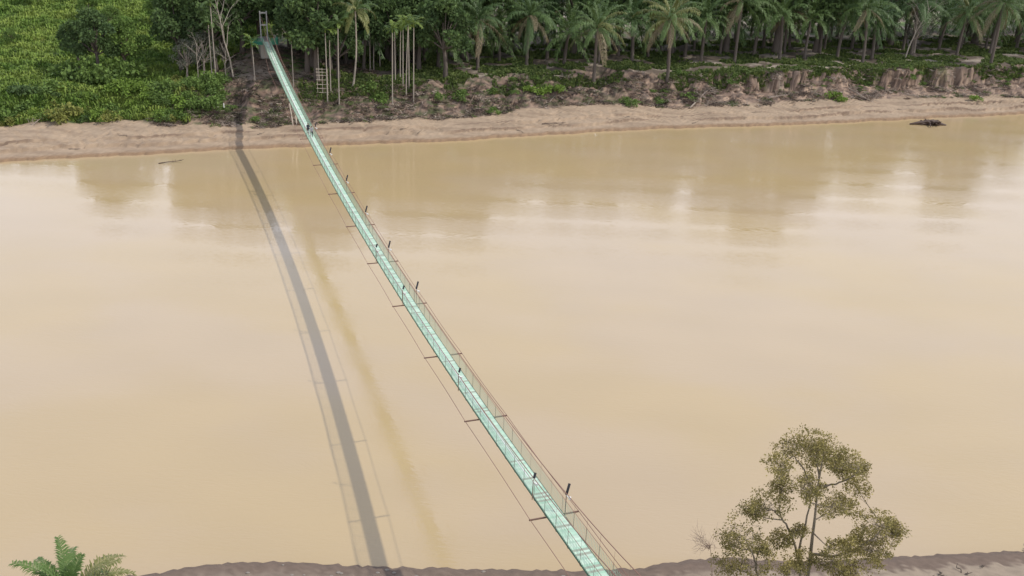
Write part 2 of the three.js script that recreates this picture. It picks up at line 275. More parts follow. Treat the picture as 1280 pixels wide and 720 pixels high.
// ------------------------------------------------------------------ footbridge
const bx = (t) => 23.96 - 0.3703 * t;                             // straight in plan
const bh = (t) => { const q = t / 54 - 1.7; return 54 * (0.194 - 0.0425 * q + 0.0379 * q * q); };  // sagging deck
const LONG = Math.hypot(1, 0.3703);
const along = V(-0.3703, 0, -1).normalize(), across = V(1, 0, -0.3703).normalize();  // across points to the right-hand side
const B = (t, side, up) => P(bx(t), bh(t) + up, t).addScaledVector(across, side);
const T0 = 33, T1 = 203.5, HALF = 0.53, FENCE = 1.15;
const cableUp = (t) => 1.22 + 3.6 * Math.pow(Math.abs((t - 118) / 85), 7);
{
  const base = P(bx(T0), nearGround(bx(T0), T0), T0);
  const br = thing('suspension_footbridge', 'long pale green plank suspension footbridge with wire mesh sides spanning the brown river', 'bridge', base);
  const R = rng(77);
  const plankColour = () => { const k = R(), w = 0.92 + 0.16 * R(); let c = mix3([0.44, 0.67, 0.50], [0.62, 0.76, 0.62], k); if (R() < 0.04) c = [0.40, 0.43, 0.34]; if (R() < 0.05) c = [0.70, 0.75, 0.66]; return c.map((v) => v * w); };
  const rest = new MB(); let n = 0;
  const variants = []; for (let k = 0; k < 10; k++) { const m = new MB(); m.col = plankColour(); m.box(V(0, 0, 0), across.clone().multiplyScalar(HALF + 0.015 * R()), V(0, 0.02, 0), along.clone().multiplyScalar(0.107)); variants.push(m.geo()); }
  const step = 0.236 / LONG;
  for (let t = T0; t < T1; t += step) {
    const c = B(t, 0.012 * (R() - 0.5), 0.004 * (R() - 0.5)), tilt = (bh(t + 0.5) - bh(t - 0.5)) / LONG;
    if (t > 47 && n < 290) { const p = part('plank', variants[Math.floor(R() * 10)], M.mint, br); p.position.copy(c).sub(base); p.rotation.y = (R() - 0.5) * 0.02; p.name = n ? 'plank_' + String(n).padStart(3, '0') : 'plank'; n++; }
    else { rest.col = plankColour(); rest.box(c, across.clone().multiplyScalar(HALF), V(0, 0.02, 0), along.clone().setY(tilt).multiplyScalar(0.107)); }
  }
  part('far_planks', rest.geo(base), M.mint, br).userData.kind = 'stuff';
  { // worn plank runner down the middle of the deck
    const m = new MB(); for (let t = 60; t < 196; t += 2.2) { m.col = mix3([0.62, 0.74, 0.66], [0.8, 0.82, 0.77], R()); m.bar(B(t, 0.02 * (R() - .5), 0.034), B(t + 2.15, 0.02 * (R() - .5), 0.034), 0.13, 0.02); }
    part('centre_runner', m.geo(base), M.mint, br);
  }
  const ts = []; for (let t = T0; t <= T1; t += 2.0 / LONG) ts.push(t);
  for (const s of [-1, 1]) {
    const beam = new MB(), rail = new MB(), net = new MB(), cab = new MB(), guy = new MB();
    for (let k = 0; k + 1 < ts.length; k++) beam.bar(B(ts[k], s * (HALF + 0.035), -0.05), B(ts[k + 1], s * (HALF + 0.035), -0.05), 0.06, 0.14);
    part('edge_beam', beam.geo(base), M.darkGreen, br);
    rail.tube(ts.map((t) => B(t, s * (HALF + 0.07), FENCE)), 0.016, 5); part('handrail', rail.geo(base), M.rope, br);
    // wire mesh: level wires and upright wires
    for (const u of [0.2, 0.43, 0.66, 0.9]) net.tube(ts.filter((q, k) => k % 2 === 0).map((t) => B(t, s * (HALF + 0.075), u)), 0.008, 3, false);
    for (let t = T0; t < T1; t += 0.22 / LONG) { const a = B(t, s * (HALF + 0.075), 0.02), b = B(t, s * (HALF + 0.075), FENCE); net.tube([a, b], 0.011, 3, false); }
    const nm = part('wire_mesh', net.geo(base), M.mesh, br); nm.userData.kind = 'stuff';
    cab.tube(span([[T0 + 0.2, T1 + 1.8, 2]]).map((t) => B(t, s * (HALF + 0.11), cableUp(Math.min(t, 203)))), 0.03, 6); part('main_cable', cab.geo(base), M.rope, br);
    let k = 0; for (const t of ts) if (t > 36 && t < 200) {
      const top = Math.max(FENCE, cableUp(t)); const m = new MB(); m.bar(B(t, s * (HALF + 0.1), -0.1), B(t, s * (HALF + 0.1), FENCE), 0.024, 0.024); m.bar(B(t, s * (HALF + 0.1), FENCE), B(t, s * (HALF + 0.11), top), 0.01, 0.01);
      part('hanger_post', m.geo(base), M.steel, br).name = 'hanger_post' + (k ? '_' + String(k).padStart(3, '0') : ''); k++;
    }
    const tips = [33.5, 43, 55.3, 69.1, 80.8, 92.5, 104.1, 115.8, 127.5, 139.2, 150.85, 162.5, 174.2, 186, 203];
    for (let i = 0; i + 1 < tips.length; i++) { const pts = []; for (let q = 0; q <= 6; q++) { const t = lerp(tips[i], tips[i + 1], q / 6), w = i === 0 ? lerp(HALF + 0.2, 1.74, q / 6) : i === tips.length - 2 ? lerp(1.74, HALF + 0.2, q / 6) : 1.74 - 0.06 * Math.sin(Math.PI * q / 6); pts.push(B(t, s * w, -0.1)); } guy.tube(pts, 0.023, 5); }
    part('side_cable', guy.geo(base), M.rope, br);
  }
  for (const t of [43, 55.3, 69.1, 80.8, 92.5, 104.1, 115.8, 127.5, 139.2, 150.85, 162.5, 174.2, 186]) { const m = new MB(); m.bar(B(t, -1.78, -0.1 - 0.075), B(t, 1.78, -0.1 - 0.075), 0.09, 0.09); part('outrigger', m.geo(base), M.steel, br); }
  for (const t of ts) { const m = new MB(); m.bar(B(t, -HALF - 0.06, -0.155), B(t, HALF + 0.06, -0.155), 0.06, 0.07); part('cross_beam', m.geo(base), M.darkGreen, br); }

  // end towers: two slender posts on a concrete abutment, with beams
  const tower = (t, tend, label) => {
    const g0 = t > 100 ? gh(bx(t), t) : nearGround(bx(t), t);
    const b = P(bx(t), g0, t);
    const g = thing('bridge_tower', label, 'tower', b);
    const top = cableUp(203) + bh(t) + 0.9, dk = bh(t), out = t > 100 ? 1 : -1;
    const m = new MB(); const c0 = B(t, 0, 0); c0.addScaledVector(along, out * 3.6); m.box(V(c0.x, (g0 - 1 + dk - 0.03) / 2, c0.z), across.clone().multiplyScalar(0.95), V(0, (dk - 0.03 - g0 + 1) / 2, 0), along.clone().multiplyScalar(2.4)); part('abutment', m.geo(b), M.concrete, g);
    for (const s of [-1, 1]) { const q = new MB(), p = B(t, s * (HALF + 0.11), 0).addScaledVector(along, out * 1.9); q.bar(V(p.x, dk - 0.1, p.z), V(p.x, top, p.z), 0.22, 0.22); part('column', q.geo(b), M.tower, g); }
    for (const u of [top - 0.35, top - 2.7]) { const q = new MB(), a = B(t, -HALF - 0.11, 0).addScaledVector(along, out * 1.9), e = B(t, HALF + 0.11, 0).addScaledVector(along, out * 1.9); q.bar(V(a.x, u, a.z), V(e.x, u, e.z), 0.24, 0.26); part('cross_beam', q.geo(b), M.tower, g); }
    // anchor stays going down behind
    for (const s of [-1, 1]) { const q = new MB(), a = B(t, s * (HALF + 0.11), 0).addScaledVector(along, out * 1.9), e = a.clone().addScaledVector(along, out * 15); const ground = t > 100 ? gh(e.x, -e.z) : nearGround(e.x, -e.z); q.tube([V(a.x, top - 0.9, a.z), V(e.x, ground, e.z)], 0.035, 6); part('anchor_cable', q.geo(b), M.rope, g); }
    // ramp down behind the abutment
    const q = new MB(), a = B(t, 0, 0).addScaledVector(along, out * 5.0), e = a.clone().addScaledVector(along, out * 17); const ge = t > 100 ? gh(e.x, -e.z) : nearGround(e.x, -e.z);
    q.bar(V(a.x, dk - 0.18, a.z), V(e.x, ge, e.z), 1.7, 0.3); part('approach_ramp', q.geo(b), M.concrete, g);
    for (const f of [0.25, 0.5, 0.75]) { const w = a.clone().lerp(e, f), y = lerp(dk - 0.35, ge, f), gg = t > 100 ? gh(w.x, -w.z) : nearGround(w.x, -w.z); if (y - gg > 0.4) { const r = new MB(); r.box(V(w.x, (y + gg) / 2 - 0.2, w.z), across.clone().multiplyScalar(0.5), V(0, (y - gg) / 2 + 0.2, 0), along.clone().multiplyScalar(0.2)); part('ramp_pier', r.geo(b), M.concrete, g); } }
    return [g, b, dk, out];
  };
  tower(T0, 0, 'white twin-post bridge tower on the near bank above the muddy shore');
  const [g, b, dk] = tower(T1, 0, 'white twin-post bridge tower among dark trees on the far bank');
  { // landing with teal railings at the far end
    const lp = B(T1 - 1.0, 0, 0);
    const L = thing('landing_platform', 'small teal railed landing at the far end of the footbridge', 'platform', V(lp.x, gh(lp.x, -lp.z), lp.z));
    const m = new MB(); m.box(B(T1 - 0.6, -1.9, -0.09), across.clone().multiplyScalar(1.15), V(0, 0.06, 0), along.clone().multiplyScalar(1.2)); part('floor', m.geo(L.position), M.teal, L);
    const m2 = new MB(); m2.box(B(T1 - 0.6, 1.5, -0.09), across.clone().multiplyScalar(0.75), V(0, 0.06, 0), along.clone().multiplyScalar(1.2)); part('floor', m2.geo(L.position), M.teal, L);
    const rails = (pts) => { for (const u of [1.15, 0.6, 0.12]) for (let i = 0; i + 1 < pts.length; i++) { const r = new MB(); r.bar(pts[i].clone().setY(pts[i].y + u), pts[i + 1].clone().setY(pts[i + 1].y + u), 0.06, 0.07); part('rail', r.geo(L.position), M.teal, L); } for (let i = 0; i + 1 < pts.length; i++) for (let k = 0; k <= 8; k++) { const q = pts[i].clone().lerp(pts[i + 1], k / 8), r = new MB(); r.bar(q, q.clone().setY(q.y + 1.2), 0.09, 0.05); part('picket', r.geo(L.position), M.teal, L); } };
    rails([B(T1 - 1.7, -0.85, 0), B(T1 - 1.7, -3.0, 0), B(T1 + 0.5, -3.0, 0)]); rails([B(T1 - 1.7, 0.9, 0), B(T1 - 1.7, 2.2, 0), B(T1 + 0.5, 2.2, 0)]);
    for (const [s, t] of [[-2.9, T1 - 1.6], [-2.9, T1 + 0.3], [2.1, T1 - 1.6], [2.1, T1 + 0.3]]) { const q = B(t, s, -0.1), r = new MB(); r.bar(V(q.x, gh(q.x, -q.z) - 0.4, q.z), q, 0.14, 0.14); part('support_post', r.geo(L.position), M.darkBark, L); }
  }
  // lamps on posts along both sides
  const lampAt = (t, s, label, group) => {
    const p = B(t, s * (HALF + 0.2), -0.1), L = thing('solar_lamp', label, 'lamp', p, group);
    const a = new MB(); a.tube([p, p.clone().add(V(0, 1.65, 0))], 0.03, 7); part('post', a.geo(p), M.steel, L);
    const arm = new MB(); arm.bar(p.clone().add(V(0, 1.5, 0)), p.clone().add(V(0.2, 1.32, 0.05)), 0.05, 0.05); const armPart = part('arm', arm.geo(p), M.white, L);
    const tip = V(0.22, 0.93, -0.28).normalize(), side = V(1, -0.2, 0.3); side.addScaledVector(tip, -side.dot(tip)).normalize(); const nn = V().crossVectors(side, tip).normalize();
    const c = p.clone().add(V(0.08, 1.95, -0.05)); const pm = new MB(); pm.box(c, side.clone().multiplyScalar(0.085), nn.clone().multiplyScalar(0.02), tip.clone().multiplyScalar(s > 0 ? 0.4 : 0.2)); part('solar_panel', pm.geo(p), M.panel, L);
    const hd = new MB(); hd.box(p.clone().add(V(0.24, 1.32, 0.05)), V(0.08, 0, 0.02), V(0, 0.08, 0), V(0, 0, 0.07)); part('lamp_head', hd.geo(p), M.white, armPart);
  };
  for (const t of [55.2, 92.6, 104.3, 116, 127.7, 139.4, 151.4]) lampAt(t, 1, 'solar lamp with dark tilted panel on the upstream side rail of the footbridge', 'lamps along the footbridge upstream rail');
  for (const t of [57.4, 74, 92.4, 104.2]) lampAt(t, -1, 'solar lamp with dark tilted panel on the downstream side rail of the footbridge', 'lamps along the footbridge downstream rail');
}

// ------------------------------------------------------------------ people crossing
function sdfGeo(bones, min, size, res, k = 0.03) {                // bones: [a, b, ra, rb]; smooth union of tapered capsules
  const mc = new MarchingCubes(res, new THREE.MeshBasicMaterial(), false, false, 60000); mc.isolation = 0;
  const p = V(), ab = V();
  for (let z = 0; z < res; z++) for (let y = 0; y < res; y++) for (let x = 0; x < res; x++) {
    p.set(min.x + size * x / res, min.y + size * y / res, min.z + size * z / res); let d = 9;
    for (const [a, b, ra, rb] of bones) { ab.subVectors(b, a); const t = clamp(((p.x - a.x) * ab.x + (p.y - a.y) * ab.y + (p.z - a.z) * ab.z) / (ab.lengthSq() || 1)); const q = Math.hypot(p.x - a.x - ab.x * t, p.y - a.y - ab.y * t, p.z - a.z - ab.z * t) - lerp(ra, rb, t); const h = Math.max(k - Math.abs(d - q), 0) / k; d = Math.min(d, q) - h * h * k * 0.25; }
    mc.field[x + y * res + z * res * res] = -d;
  }
  mc.update();
  const n = mc.count, g = new THREE.BufferGeometry(), pos = new Float32Array(n * 3);
  for (let i = 0; i < n; i++) for (let c = 0; c < 3; c++) pos[i * 3 + c] = [min.x, min.y, min.z][c] + size * (mc.positionArray[i * 3 + c] + 1) / 2;
  g.setAttribute('position', new THREE.BufferAttribute(pos, 3)); g.setAttribute('normal', new THREE.BufferAttribute(mc.normalArray.slice(0, n * 3).map((v) => v), 3)); g.computeVertexNormals();
  return g;
}
function person(t, side, turn, label, top, bottom, stride) {
  const pos = B(t, side, 0.022), g = thing('person', label, 'person', pos, null);
  const J = { hipL: V(0.09, 0.86, 0), hipR: V(-0.09, 0.86, 0), kL: V(0.1, 0.47, stride * 0.16), kR: V(-0.1, 0.47, -stride * 0.05), aL: V(0.1, 0.08, stride * 0.22), aR: V(-0.1, 0.09, -stride * 0.3), pel: V(0, 0.9, 0), ch: V(0, 1.25, 0.01), nk: V(0, 1.42, 0.01), hd: V(0, 1.54, 0.02), sL: V(0.17, 1.34, 0), sR: V(-0.17, 1.34, 0), eL: V(0.23, 1.08, -stride * 0.08), eR: V(-0.23, 1.08, stride * 0.08), wL: V(0.22, 0.86, stride * 0.02), wR: V(-0.22, 0.87, stride * 0.16) };
  const legs = [[J.hipL, J.kL, 0.085, 0.058], [J.kL, J.aL, 0.055, 0.036], [J.hipR, J.kR, 0.085, 0.058], [J.kR, J.aR, 0.055, 0.036]];
  const feet = [J.aL, J.aR].map((a) => [a.clone().add(V(0, -0.04, -0.03)), a.clone().add(V(0, -0.05, 0.14)), 0.038, 0.03]);
  const arms = [[J.sL, J.eL, 0.05, 0.038], [J.eL, J.wL, 0.036, 0.025], [J.sR, J.eR, 0.05, 0.038], [J.eR, J.wR, 0.036, 0.025]];
  const torso = [[J.hipL, J.hipR, 0.1, 0.1], [J.pel, J.ch, 0.115, 0.13], [J.sL, J.sR, 0.06, 0.06], [J.ch, J.nk, 0.1, 0.055], [J.nk, J.hd, 0.05, 0.055]];
  const head = [[J.hd.clone().add(V(0, 0.02, 0.0)), J.hd.clone().add(V(0, 0.0, 0.02)), 0.098, 0.085], [V(0, 1.49, 0.055), V(0, 1.47, 0.06), 0.05, 0.042], [V(0, 1.545, 0.115), V(0, 1.52, 0.125), 0.012, 0.017], [V(0.09, 1.54, 0.01), V(0.095, 1.52, 0.01), 0.02, 0.016], [V(-0.09, 1.54, 0.01), V(-0.095, 1.52, 0.01), 0.02, 0.016]];
  const hands = []; for (const [w, s] of [[J.wL, 1], [J.wR, -1]]) { hands.push([w, w.clone().add(V(0, -0.08, 0.01)), 0.026, 0.034]); }
  const body = sdfGeo([...legs, ...feet, ...arms, ...torso, ...head, ...hands], V(-0.9, -0.02, -0.9), 1.8, 90, 0.03);
  const fm = new MB(); for (const [w, s] of [[J.wL, 1], [J.wR, -1]]) for (let f = 0; f < 5; f++) { const a = f < 4 ? w.clone().add(V(0, -0.1, -0.024 + f * 0.017)) : w.clone().add(V(0, -0.05, 0.035)); const l = [0.055, 0.07, 0.075, 0.06, 0.045][f]; fm.tube([a, a.clone().add(V(-s * 0.006, -l * 0.5, f === 4 ? 0.02 : 0.003)), a.clone().add(V(-s * 0.02, -l, f === 4 ? 0.028 : 0.006))], [0.0095, 0.009, 0.006], 6); }
  const fg = fm.geo(); fg.deleteAttribute('uv'); const bg = mergeGeometries([body, fg.toNonIndexed()]); const bodyPart = part('body', bg, M.skin, g);
  const grow = (L, e) => L.map(([a, b, r, q]) => [a, b, r + e, q + e]);
  part('shirt', sdfGeo(grow([...torso.slice(1, 3), arms[0], arms[2], [J.hipL, J.hipR, 0.1, 0.1]], 0.018), V(-0.5, 0.72, -0.5), 1.0, 60, 0.03), std({ color: rgb(...top) }), bodyPart);
  part('trousers', sdfGeo(grow([...legs, [J.hipL, J.hipR, 0.098, 0.098]], 0.014), V(-0.6, 0.03, -0.6), 1.2, 64, 0.02), std({ color: rgb(...bottom) }), bodyPart);
  part('hair', sdfGeo([[V(0, 1.58, -0.015), V(0, 1.6, 0.03), 0.098, 0.08], [V(0, 1.52, -0.045), V(0, 1.58, -0.03), 0.07, 0.08]], V(-0.2, 1.35, -0.2), 0.4, 40, 0.02), M.hair, bodyPart);
  g.rotation.y = turn;
}
person(152.6, -0.18, 0.35, 'person in dark navy clothes standing on the footbridge', [0.02, 0.024, 0.04], [0.018, 0.018, 0.025], 0.5);
person(151.2, 0.12, 0.35, 'person in light grey top and black trousers walking on the footbridge', [0.28, 0.28, 0.3], [0.012, 0.012, 0.014], 1);

// ------------------------------------------------------------------ palms
function frondGeo(o) {                                            // o: L length, e0 start angle, bend, n leaflets a side, lw width, ll length, hang, seed
  const R = rng(o.seed), m = new MB(), K = 12, pts = []; let p = V(0, 0, 0), a = o.e0; const side = V(0, 0, 1), ds = o.L / K, sway = (R() - 0.5) * 0.06;
  const ang = []; for (let k = 0; k <= K; k++) { pts.push(p.clone()); ang.push(a); p = p.clone().add(V(Math.cos(a) * ds, Math.sin(a) * ds, sway * k * ds)); a -= o.bend / K * (0.5 + k / K); }
  m.tube(pts, pts.map((q, k) => lerp(o.rr || 0.05, 0.012, k / K)), 4, false);
  for (let k = 0; k < o.n; k++) for (const s of [-1, 1]) {
    const f = 0.14 + 0.86 * (k + 0.5 * R()) / o.n, q = f * K, i = Math.min(K - 1, Math.floor(q)), c = pts[i].clone().lerp(pts[i + 1], q - i), an = ang[i];
    const T = V(Math.cos(an), Math.sin(an), 0), N = V(-Math.sin(an), Math.cos(an), 0);
    const l = o.ll * (0.35 + 0.65 * Math.sin(Math.PI * Math.min(1, 0.12 + f * 0.86))) * (0.85 + 0.3 * R());
    const d = side.clone().multiplyScalar(s * (0.75 + 0.2 * R())).addScaledVector(T, 0.55 + 0.2 * R()).addScaledVector(N, (R() - 0.35) * 0.7).normalize();
    const mid = c.clone().addScaledVector(d, l * 0.5), end = c.clone().addScaledVector(d, l * 0.8).add(V(0, -l * o.hang * (0.6 + 0.8 * R()), 0));
    const w = V().crossVectors(d, N).normalize().multiplyScalar(o.lw / 2);
    const A = m.v(c.x - w.x * .5, c.y - w.y * .5, c.z - w.z * .5), Bq = m.v(c.x + w.x * .5, c.y + w.y * .5, c.z + w.z * .5), C = m.v(mid.x + w.x, mid.y + w.y, mid.z + w.z), D = m.v(mid.x - w.x, mid.y - w.y, mid.z - w.z), E = m.v(end.x, end.y, end.z);
    m.tri(A, Bq, C); m.tri(A, C, D); m.tri(D, C, E);
  }
  return m.geo();
}
// rings of fronds: [start angle, bend, share]
const oilRings = [[1.35, 1.1, 5], [0.95, 1.5, 6], [0.55, 1.6, 7], [0.12, 1.45, 7], [-0.45, 0.9, 6]];
const oilFine = oilRings.map(([e, b], i) => [0, 1].map((v) => frondGeo({ L: 8.6 - (i === 0 ? 1.4 : 0), e0: e, bend: b, n: 30, lw: 0.13, ll: 1.25, hang: 0.7, rr: 0.07, seed: 40 + i * 7 + v })));
const oilCoarse = oilRings.map(([e, b], i) => frondGeo({ L: 7.6, e0: e, bend: b, n: 17, lw: 0.2, ll: 1.1, hang: 0.5, rr: 0.07, seed: 140 + i }));
function trunkGeo(h, r0, r1, lean, seed, bumpy = 0) {
  const R = rng(seed), m = new MB(), pts = [], rad = []; const K = Math.max(6, Math.round(h / 0.8)), a = R() * 6.28;
  for (let k = 0; k <= K; k++) { const f = k / K; pts.push(V(Math.cos(a) * lean * f * f, -0.3 + (h + 0.3) * f, Math.sin(a) * lean * f * f)); rad.push(lerp(r0, r1, Math.pow(f, 0.6)) * (1 + bumpy * (k % 2 ? 1 : -1) * 0.5) + (k === 0 ? r0 * 0.25 : 0)); }
  m.tube(pts, rad, 9); const g = m.geo(); return [g, pts[K]];
}
function mergedCrown(rings, geos, R, count = 1, sc = 1) {
  const list = []; const mt = new THREE.Matrix4(), q = new THREE.Quaternion(), e = new THREE.Euler();
  rings.forEach(([, , n], i) => { const k = Math.round(n * count); for (let j = 0; j < k; j++) { const g = (Array.isArray(geos[i]) ? geos[i][j % 2] : geos[i]).clone(); e.set((R() - 0.5) * 0.25, (j + R() * 0.7) / k * 6.283 + i * 1.3, (R() - 0.5) * 0.3, 'YXZ'); mt.compose(V(0, 0, 0), q.setFromEuler(e), V(1, 1, 1).multiplyScalar((0.85 + 0.3 * R()) * sc)); g.applyMatrix4(mt); list.push(g); } });
  return mergeGeometries(list);
}
const frontPalms = [ // x, d, trunk height, look
  [-9.7, 221.8, 10.8, 'dark'], [1.0, 226.6, 11.2, 'dark'], [15.9, 221.4, 12.0, 'lit'], [32.5, 224.8, 13.6, 'yellow'], [50.2, 240.9, 14.3, 'mid'], [65.4, 256, 10.5, 'dry'], [82.7, 248, 13.2, 'mid'], [98.3, 259.4, 12.7, 'dark'], [110.1, 260, 11.2, 'lit'], [115.2, 251.3, 15.0, 'mid'], [-17.1, 233.4, 13.4, 'dark'], [77.3, 263, 13.3, 'dark'], [9.1, 247.1, 12.6, 'mid'], [27.1, 253.4, 13.0, 'dark'], [131.5, 266.8, 14, 'mid']];
const palmLabels = { dark: 'dark green oil palm with heavy drooping fronds at the plantation edge', mid: 'mid green tall oil palm with arching fronds above the eroded bank', lit: 'oil palm with a full round crown of fronds in a painted sunlit tint standing clear at the bank', yellow: 'oil palm with yellowish drooping fronds standing at the edge of the bank', dry: 'short oil palm with a pale skirt of hanging dry fronds' };
const palmMats = { dark: [M.frondDark, M.frond], mid: [M.frond, M.frondDark], lit: [M.frond, M.frondYellow], yellow: [M.frondYellow, M.frond], dry: [M.frondDark, M.frondDry] };  // lit: sunlight put into the crown colour by mixing in yellower fronds
frontPalms.forEach(([x, d, h, look], n) => {
  const R = rng(500 + n * 13), pos = P(x, gh(x, d), d);
  const g = thing('oil_palm', palmLabels[look], 'palm', pos, ['yellow', 'dry'].includes(look) ? null : 'oil palms along the edge of the plantation');
  const [tg, top] = trunkGeo(h, 0.42, 0.3, (R() - 0.3) * 2.4, 900 + n, 0.18); part('trunk', tg, M.darkBark, g);
  let c = 0;
  oilRings.forEach(([, , k], i) => { for (let j = 0; j < k; j++) {
    const mats = palmMats[look]; let mat = R() < 0.78 ? mats[0] : mats[1]; if (look === 'dry') mat = i >= 3 ? M.frondDry : M.frondDark; else if (i === 4 && R() < 0.6) mat = M.frondDry; else if (i === 3 && R() < 0.12) mat = M.frondDry;
    const f = part('frond' + (c ? '_' + String(c).padStart(3, '0') : ''), oilFine[i][j % 2], mat, g); c++;
    f.position.copy(top); f.rotation.set((R() - 0.5) * 0.5, (j + R() * 0.95) / k * 6.283 + i * 1.3, (R() - 0.5) * 0.3, 'YXZ'); f.scale.setScalar(0.72 + 0.45 * R());
  } });
});
{ // the rows behind
  const R = rng(61), protos = [0, 1, 2, 3].map((v) => [mergedCrown(oilRings, oilCoarse, rng(70 + v), 0.95), trunkGeo([6.5, 8.5, 10.5, 14][v], 0.42, 0.3, 0.8, 800 + v, 0.15), [M.frond, M.frondDark, M.frond, M.frondDark][v]]);
  for (let r = 0; r < 6; r++) for (let k = -4; k < 24; k++) {
    const x = -34 + k * 8.6 + (r % 2) * 4.3 + (R() - 0.5) * 2.6, d = farLine(x) + 32 + r * 8.2 + (R() - 0.5) * 2.6;
    if (x < -44 + r * 1 || x > d * 0.56 + 12 || frontPalms.some(([a, b]) => Math.hypot(a - x, b - d) < 5.5)) continue;
    const [cg, [tg, top], mat] = protos[r < 3 ? Math.floor(R() * 2.6) : Math.floor(R() * 4)];
    const g = thing('plantation_palm', 'tall dark oil palm standing in the shaded rows of the plantation', 'palm', P(x, gh(x, d), d), 'oil palms in the plantation rows');
    part('trunk', tg, M.darkBark, g); part('crown', cg, mat, g).position.copy(top); g.rotation.y = R() * 6.28; g.scale.setScalar(0.9 + 0.25 * R());
  }
}
// slender areca palms
const arecaFrond = [0, 1, 2].map((v) => frondGeo({ L: 2.3, e0: [1.15, 0.7, 0.15][v], bend: 1.6, n: 12, lw: 0.13, ll: 0.65, hang: 0.3, rr: 0.03, seed: 300 + v }));
const arecas = [[-40.3, 200, 10.2, 0], [-38, 196.2, 10.8, 0], [-37.7, 198.3, 10.9, 0], [-35.7, 196.2, 11.9, 0], [-25.6, 199.5, 10.8, 1], [-25.7, 205.1, 10, 1], [-24.9, 206.7, 10.1, 1], [-24, 203.9, 11.4, 1], [-23.2, 202.7, 11.8, 1], [-22.8, 204.2, 10.9, 1], [-21.5, 200.8, 11.7, 1], [-32, 213, 11.6, 2], [-31.5, 214.7, 12.2, 2], [-30.5, 217.3, 10.1, 2], [-60, 197, 14.6, 3], [-61.2, 198.5, 11, 3], [-52.4, 197.2, 7.3, 4], [-44.9, 197.6, 8.6, 5]];
const arecaLabel = ['slim pale trunked areca palm beside the bamboo trellis', 'slim areca palm in the tight clump with bright yellow green crowns', 'slim areca palm standing behind the coconut palm', 'tall slim pale trunked palm beside the leafless grey tree', 'short areca palm under the teal bridge landing', 'short areca palm beside the footbridge end with drooping crown'];
arecas.forEach(([x, d, h, k], n) => {
  const R = rng(1200 + n), g = thing('areca_palm', arecaLabel[k], 'palm', P(x, gh(x, d), d), k < 4 ? ['areca palms by the trellis', 'areca palms in the bright clump', 'areca palms behind the coconut palm', 'slim palms by the leafless tree'][k] : null);
  const hh = h + 7.3 - gh(x, d);
  const [tg, top] = trunkGeo(hh, 0.13, 0.085, (R() - 0.2) * 0.7, 1300 + n); part('trunk', tg, M.paleBark, g);
  const cs = new MB(); cs.tube([top.clone(), top.clone().add(V(0, 0.35, 0)), top.clone().add(V(0, 0.8, 0))], [0.1, 0.12, 0.06], 8); part('crownshaft', cs.geo(), M.frondBright, g);
  const c = top.clone().add(V(0, 0.75, 0)); const nf = 10; for (let f = 0; f < nf; f++) { const q = part('frond' + (f ? '_' + String(f).padStart(3, '0') : ''), arecaFrond[f % 3], k === 1 ? (R() < 0.75 ? M.frondBright : M.frond) : R() < 0.2 ? M.frondBright : M.frond, g); q.position.copy(c); q.rotation.set(0, f / nf * 6.283 + R(), (R() - 0.5) * 0.3, 'YXZ'); q.scale.setScalar(0.85 + 0.35 * R()); }
});
{ // coconut palm
  const R = rng(33), x = -33.7, d = 200.6, g = thing('coconut_palm', 'coconut palm with a curved pale trunk and yellow green drooping fronds', 'palm', P(x, gh(x, d), d));
  const m = new MB(), H = 15.2, pts = []; for (let k = 0; k <= 14; k++) { const f = k / 14; pts.push(V(1.6 * f - 0.5 * f * f + 0.25 * Math.sin(f * 4), -0.3 + (H + .3) * f, 0.4 * f)); } m.tube(pts, pts.map((q, k) => lerp(0.24, 0.13, Math.pow(k / 14, 0.5)) + (k === 0 ? 0.12 : 0)), 9); part('trunk', m.geo(), M.paleBark, g);
  const rings = [[1.2, 1.2, 4], [0.7, 1.7, 6], [0.2, 1.9, 6], [-0.5, 1.0, 5]]; let c = 0;
  rings.forEach(([e, b, k], i) => { const fg = frondGeo({ L: 5.2, e0: e, bend: b, n: 32, lw: 0.11, ll: 0.95, hang: 0.55, rr: 0.05, seed: 700 + i }); for (let j = 0; j < k; j++) { const f = part('frond' + (c ? '_' + String(c).padStart(3, '0') : ''), fg, R() < 0.55 ? M.frondYellow : M.frond, g); c++; f.position.copy(pts[14]); f.rotation.set(0, (j + R() * 0.6) / k * 6.283 + i, (R() - 0.5) * 0.2, 'YXZ'); } });
}

// ------------------------------------------------------------------ broadleaf trees and shrubs
function crownBlobs(m, blobs, R, dens, ls, colA, colB, lo = 0.45) {
  for (const [c, r] of blobs) {
    const n = Math.round(dens * r * r), hue = R();
    for (let k = 0; k < n; k++) {
      const dir = randDir(R); if (dir.y < -0.4 && R() < 0.6) dir.y *= -1;
      const rr = r * Math.pow(lo + (1 - lo) * R(), 0.7) * (0.86 + 0.28 * n3(dir.x * 2 + c.x, dir.y * 2 + c.y, dir.z * 2 + c.z));
      const p = c.clone().addScaledVector(dir, rr); p.y = c.y + (p.y - c.y) * 0.8;
      const out = dir.clone().multiplyScalar(0.6).add(randDir(R)).normalize(), side = V().crossVectors(out, randDir(R)).normalize();
      const t = clamp(hue * 0.6 + R() * 0.5), w = 0.75 + 0.5 * R(), cc = mix3(colA, colB, t); m.col = [cc[0] * w, cc[1] * w, cc[2] * w];
      const s = ls * (0.7 + 0.6 * R()); m.leaf(p, out, side, s, s * 0.62);
    }
  }
}
const DG = [[0.06, 0.105, 0.038], [0.12, 0.185, 0.055]], MG = [[0.09, 0.155, 0.035], [0.17, 0.26, 0.055]], BG = [[0.14, 0.23, 0.035], [0.23, 0.33, 0.06]], GG = [[0.10, 0.115, 0.085], [0.18, 0.185, 0.135]];
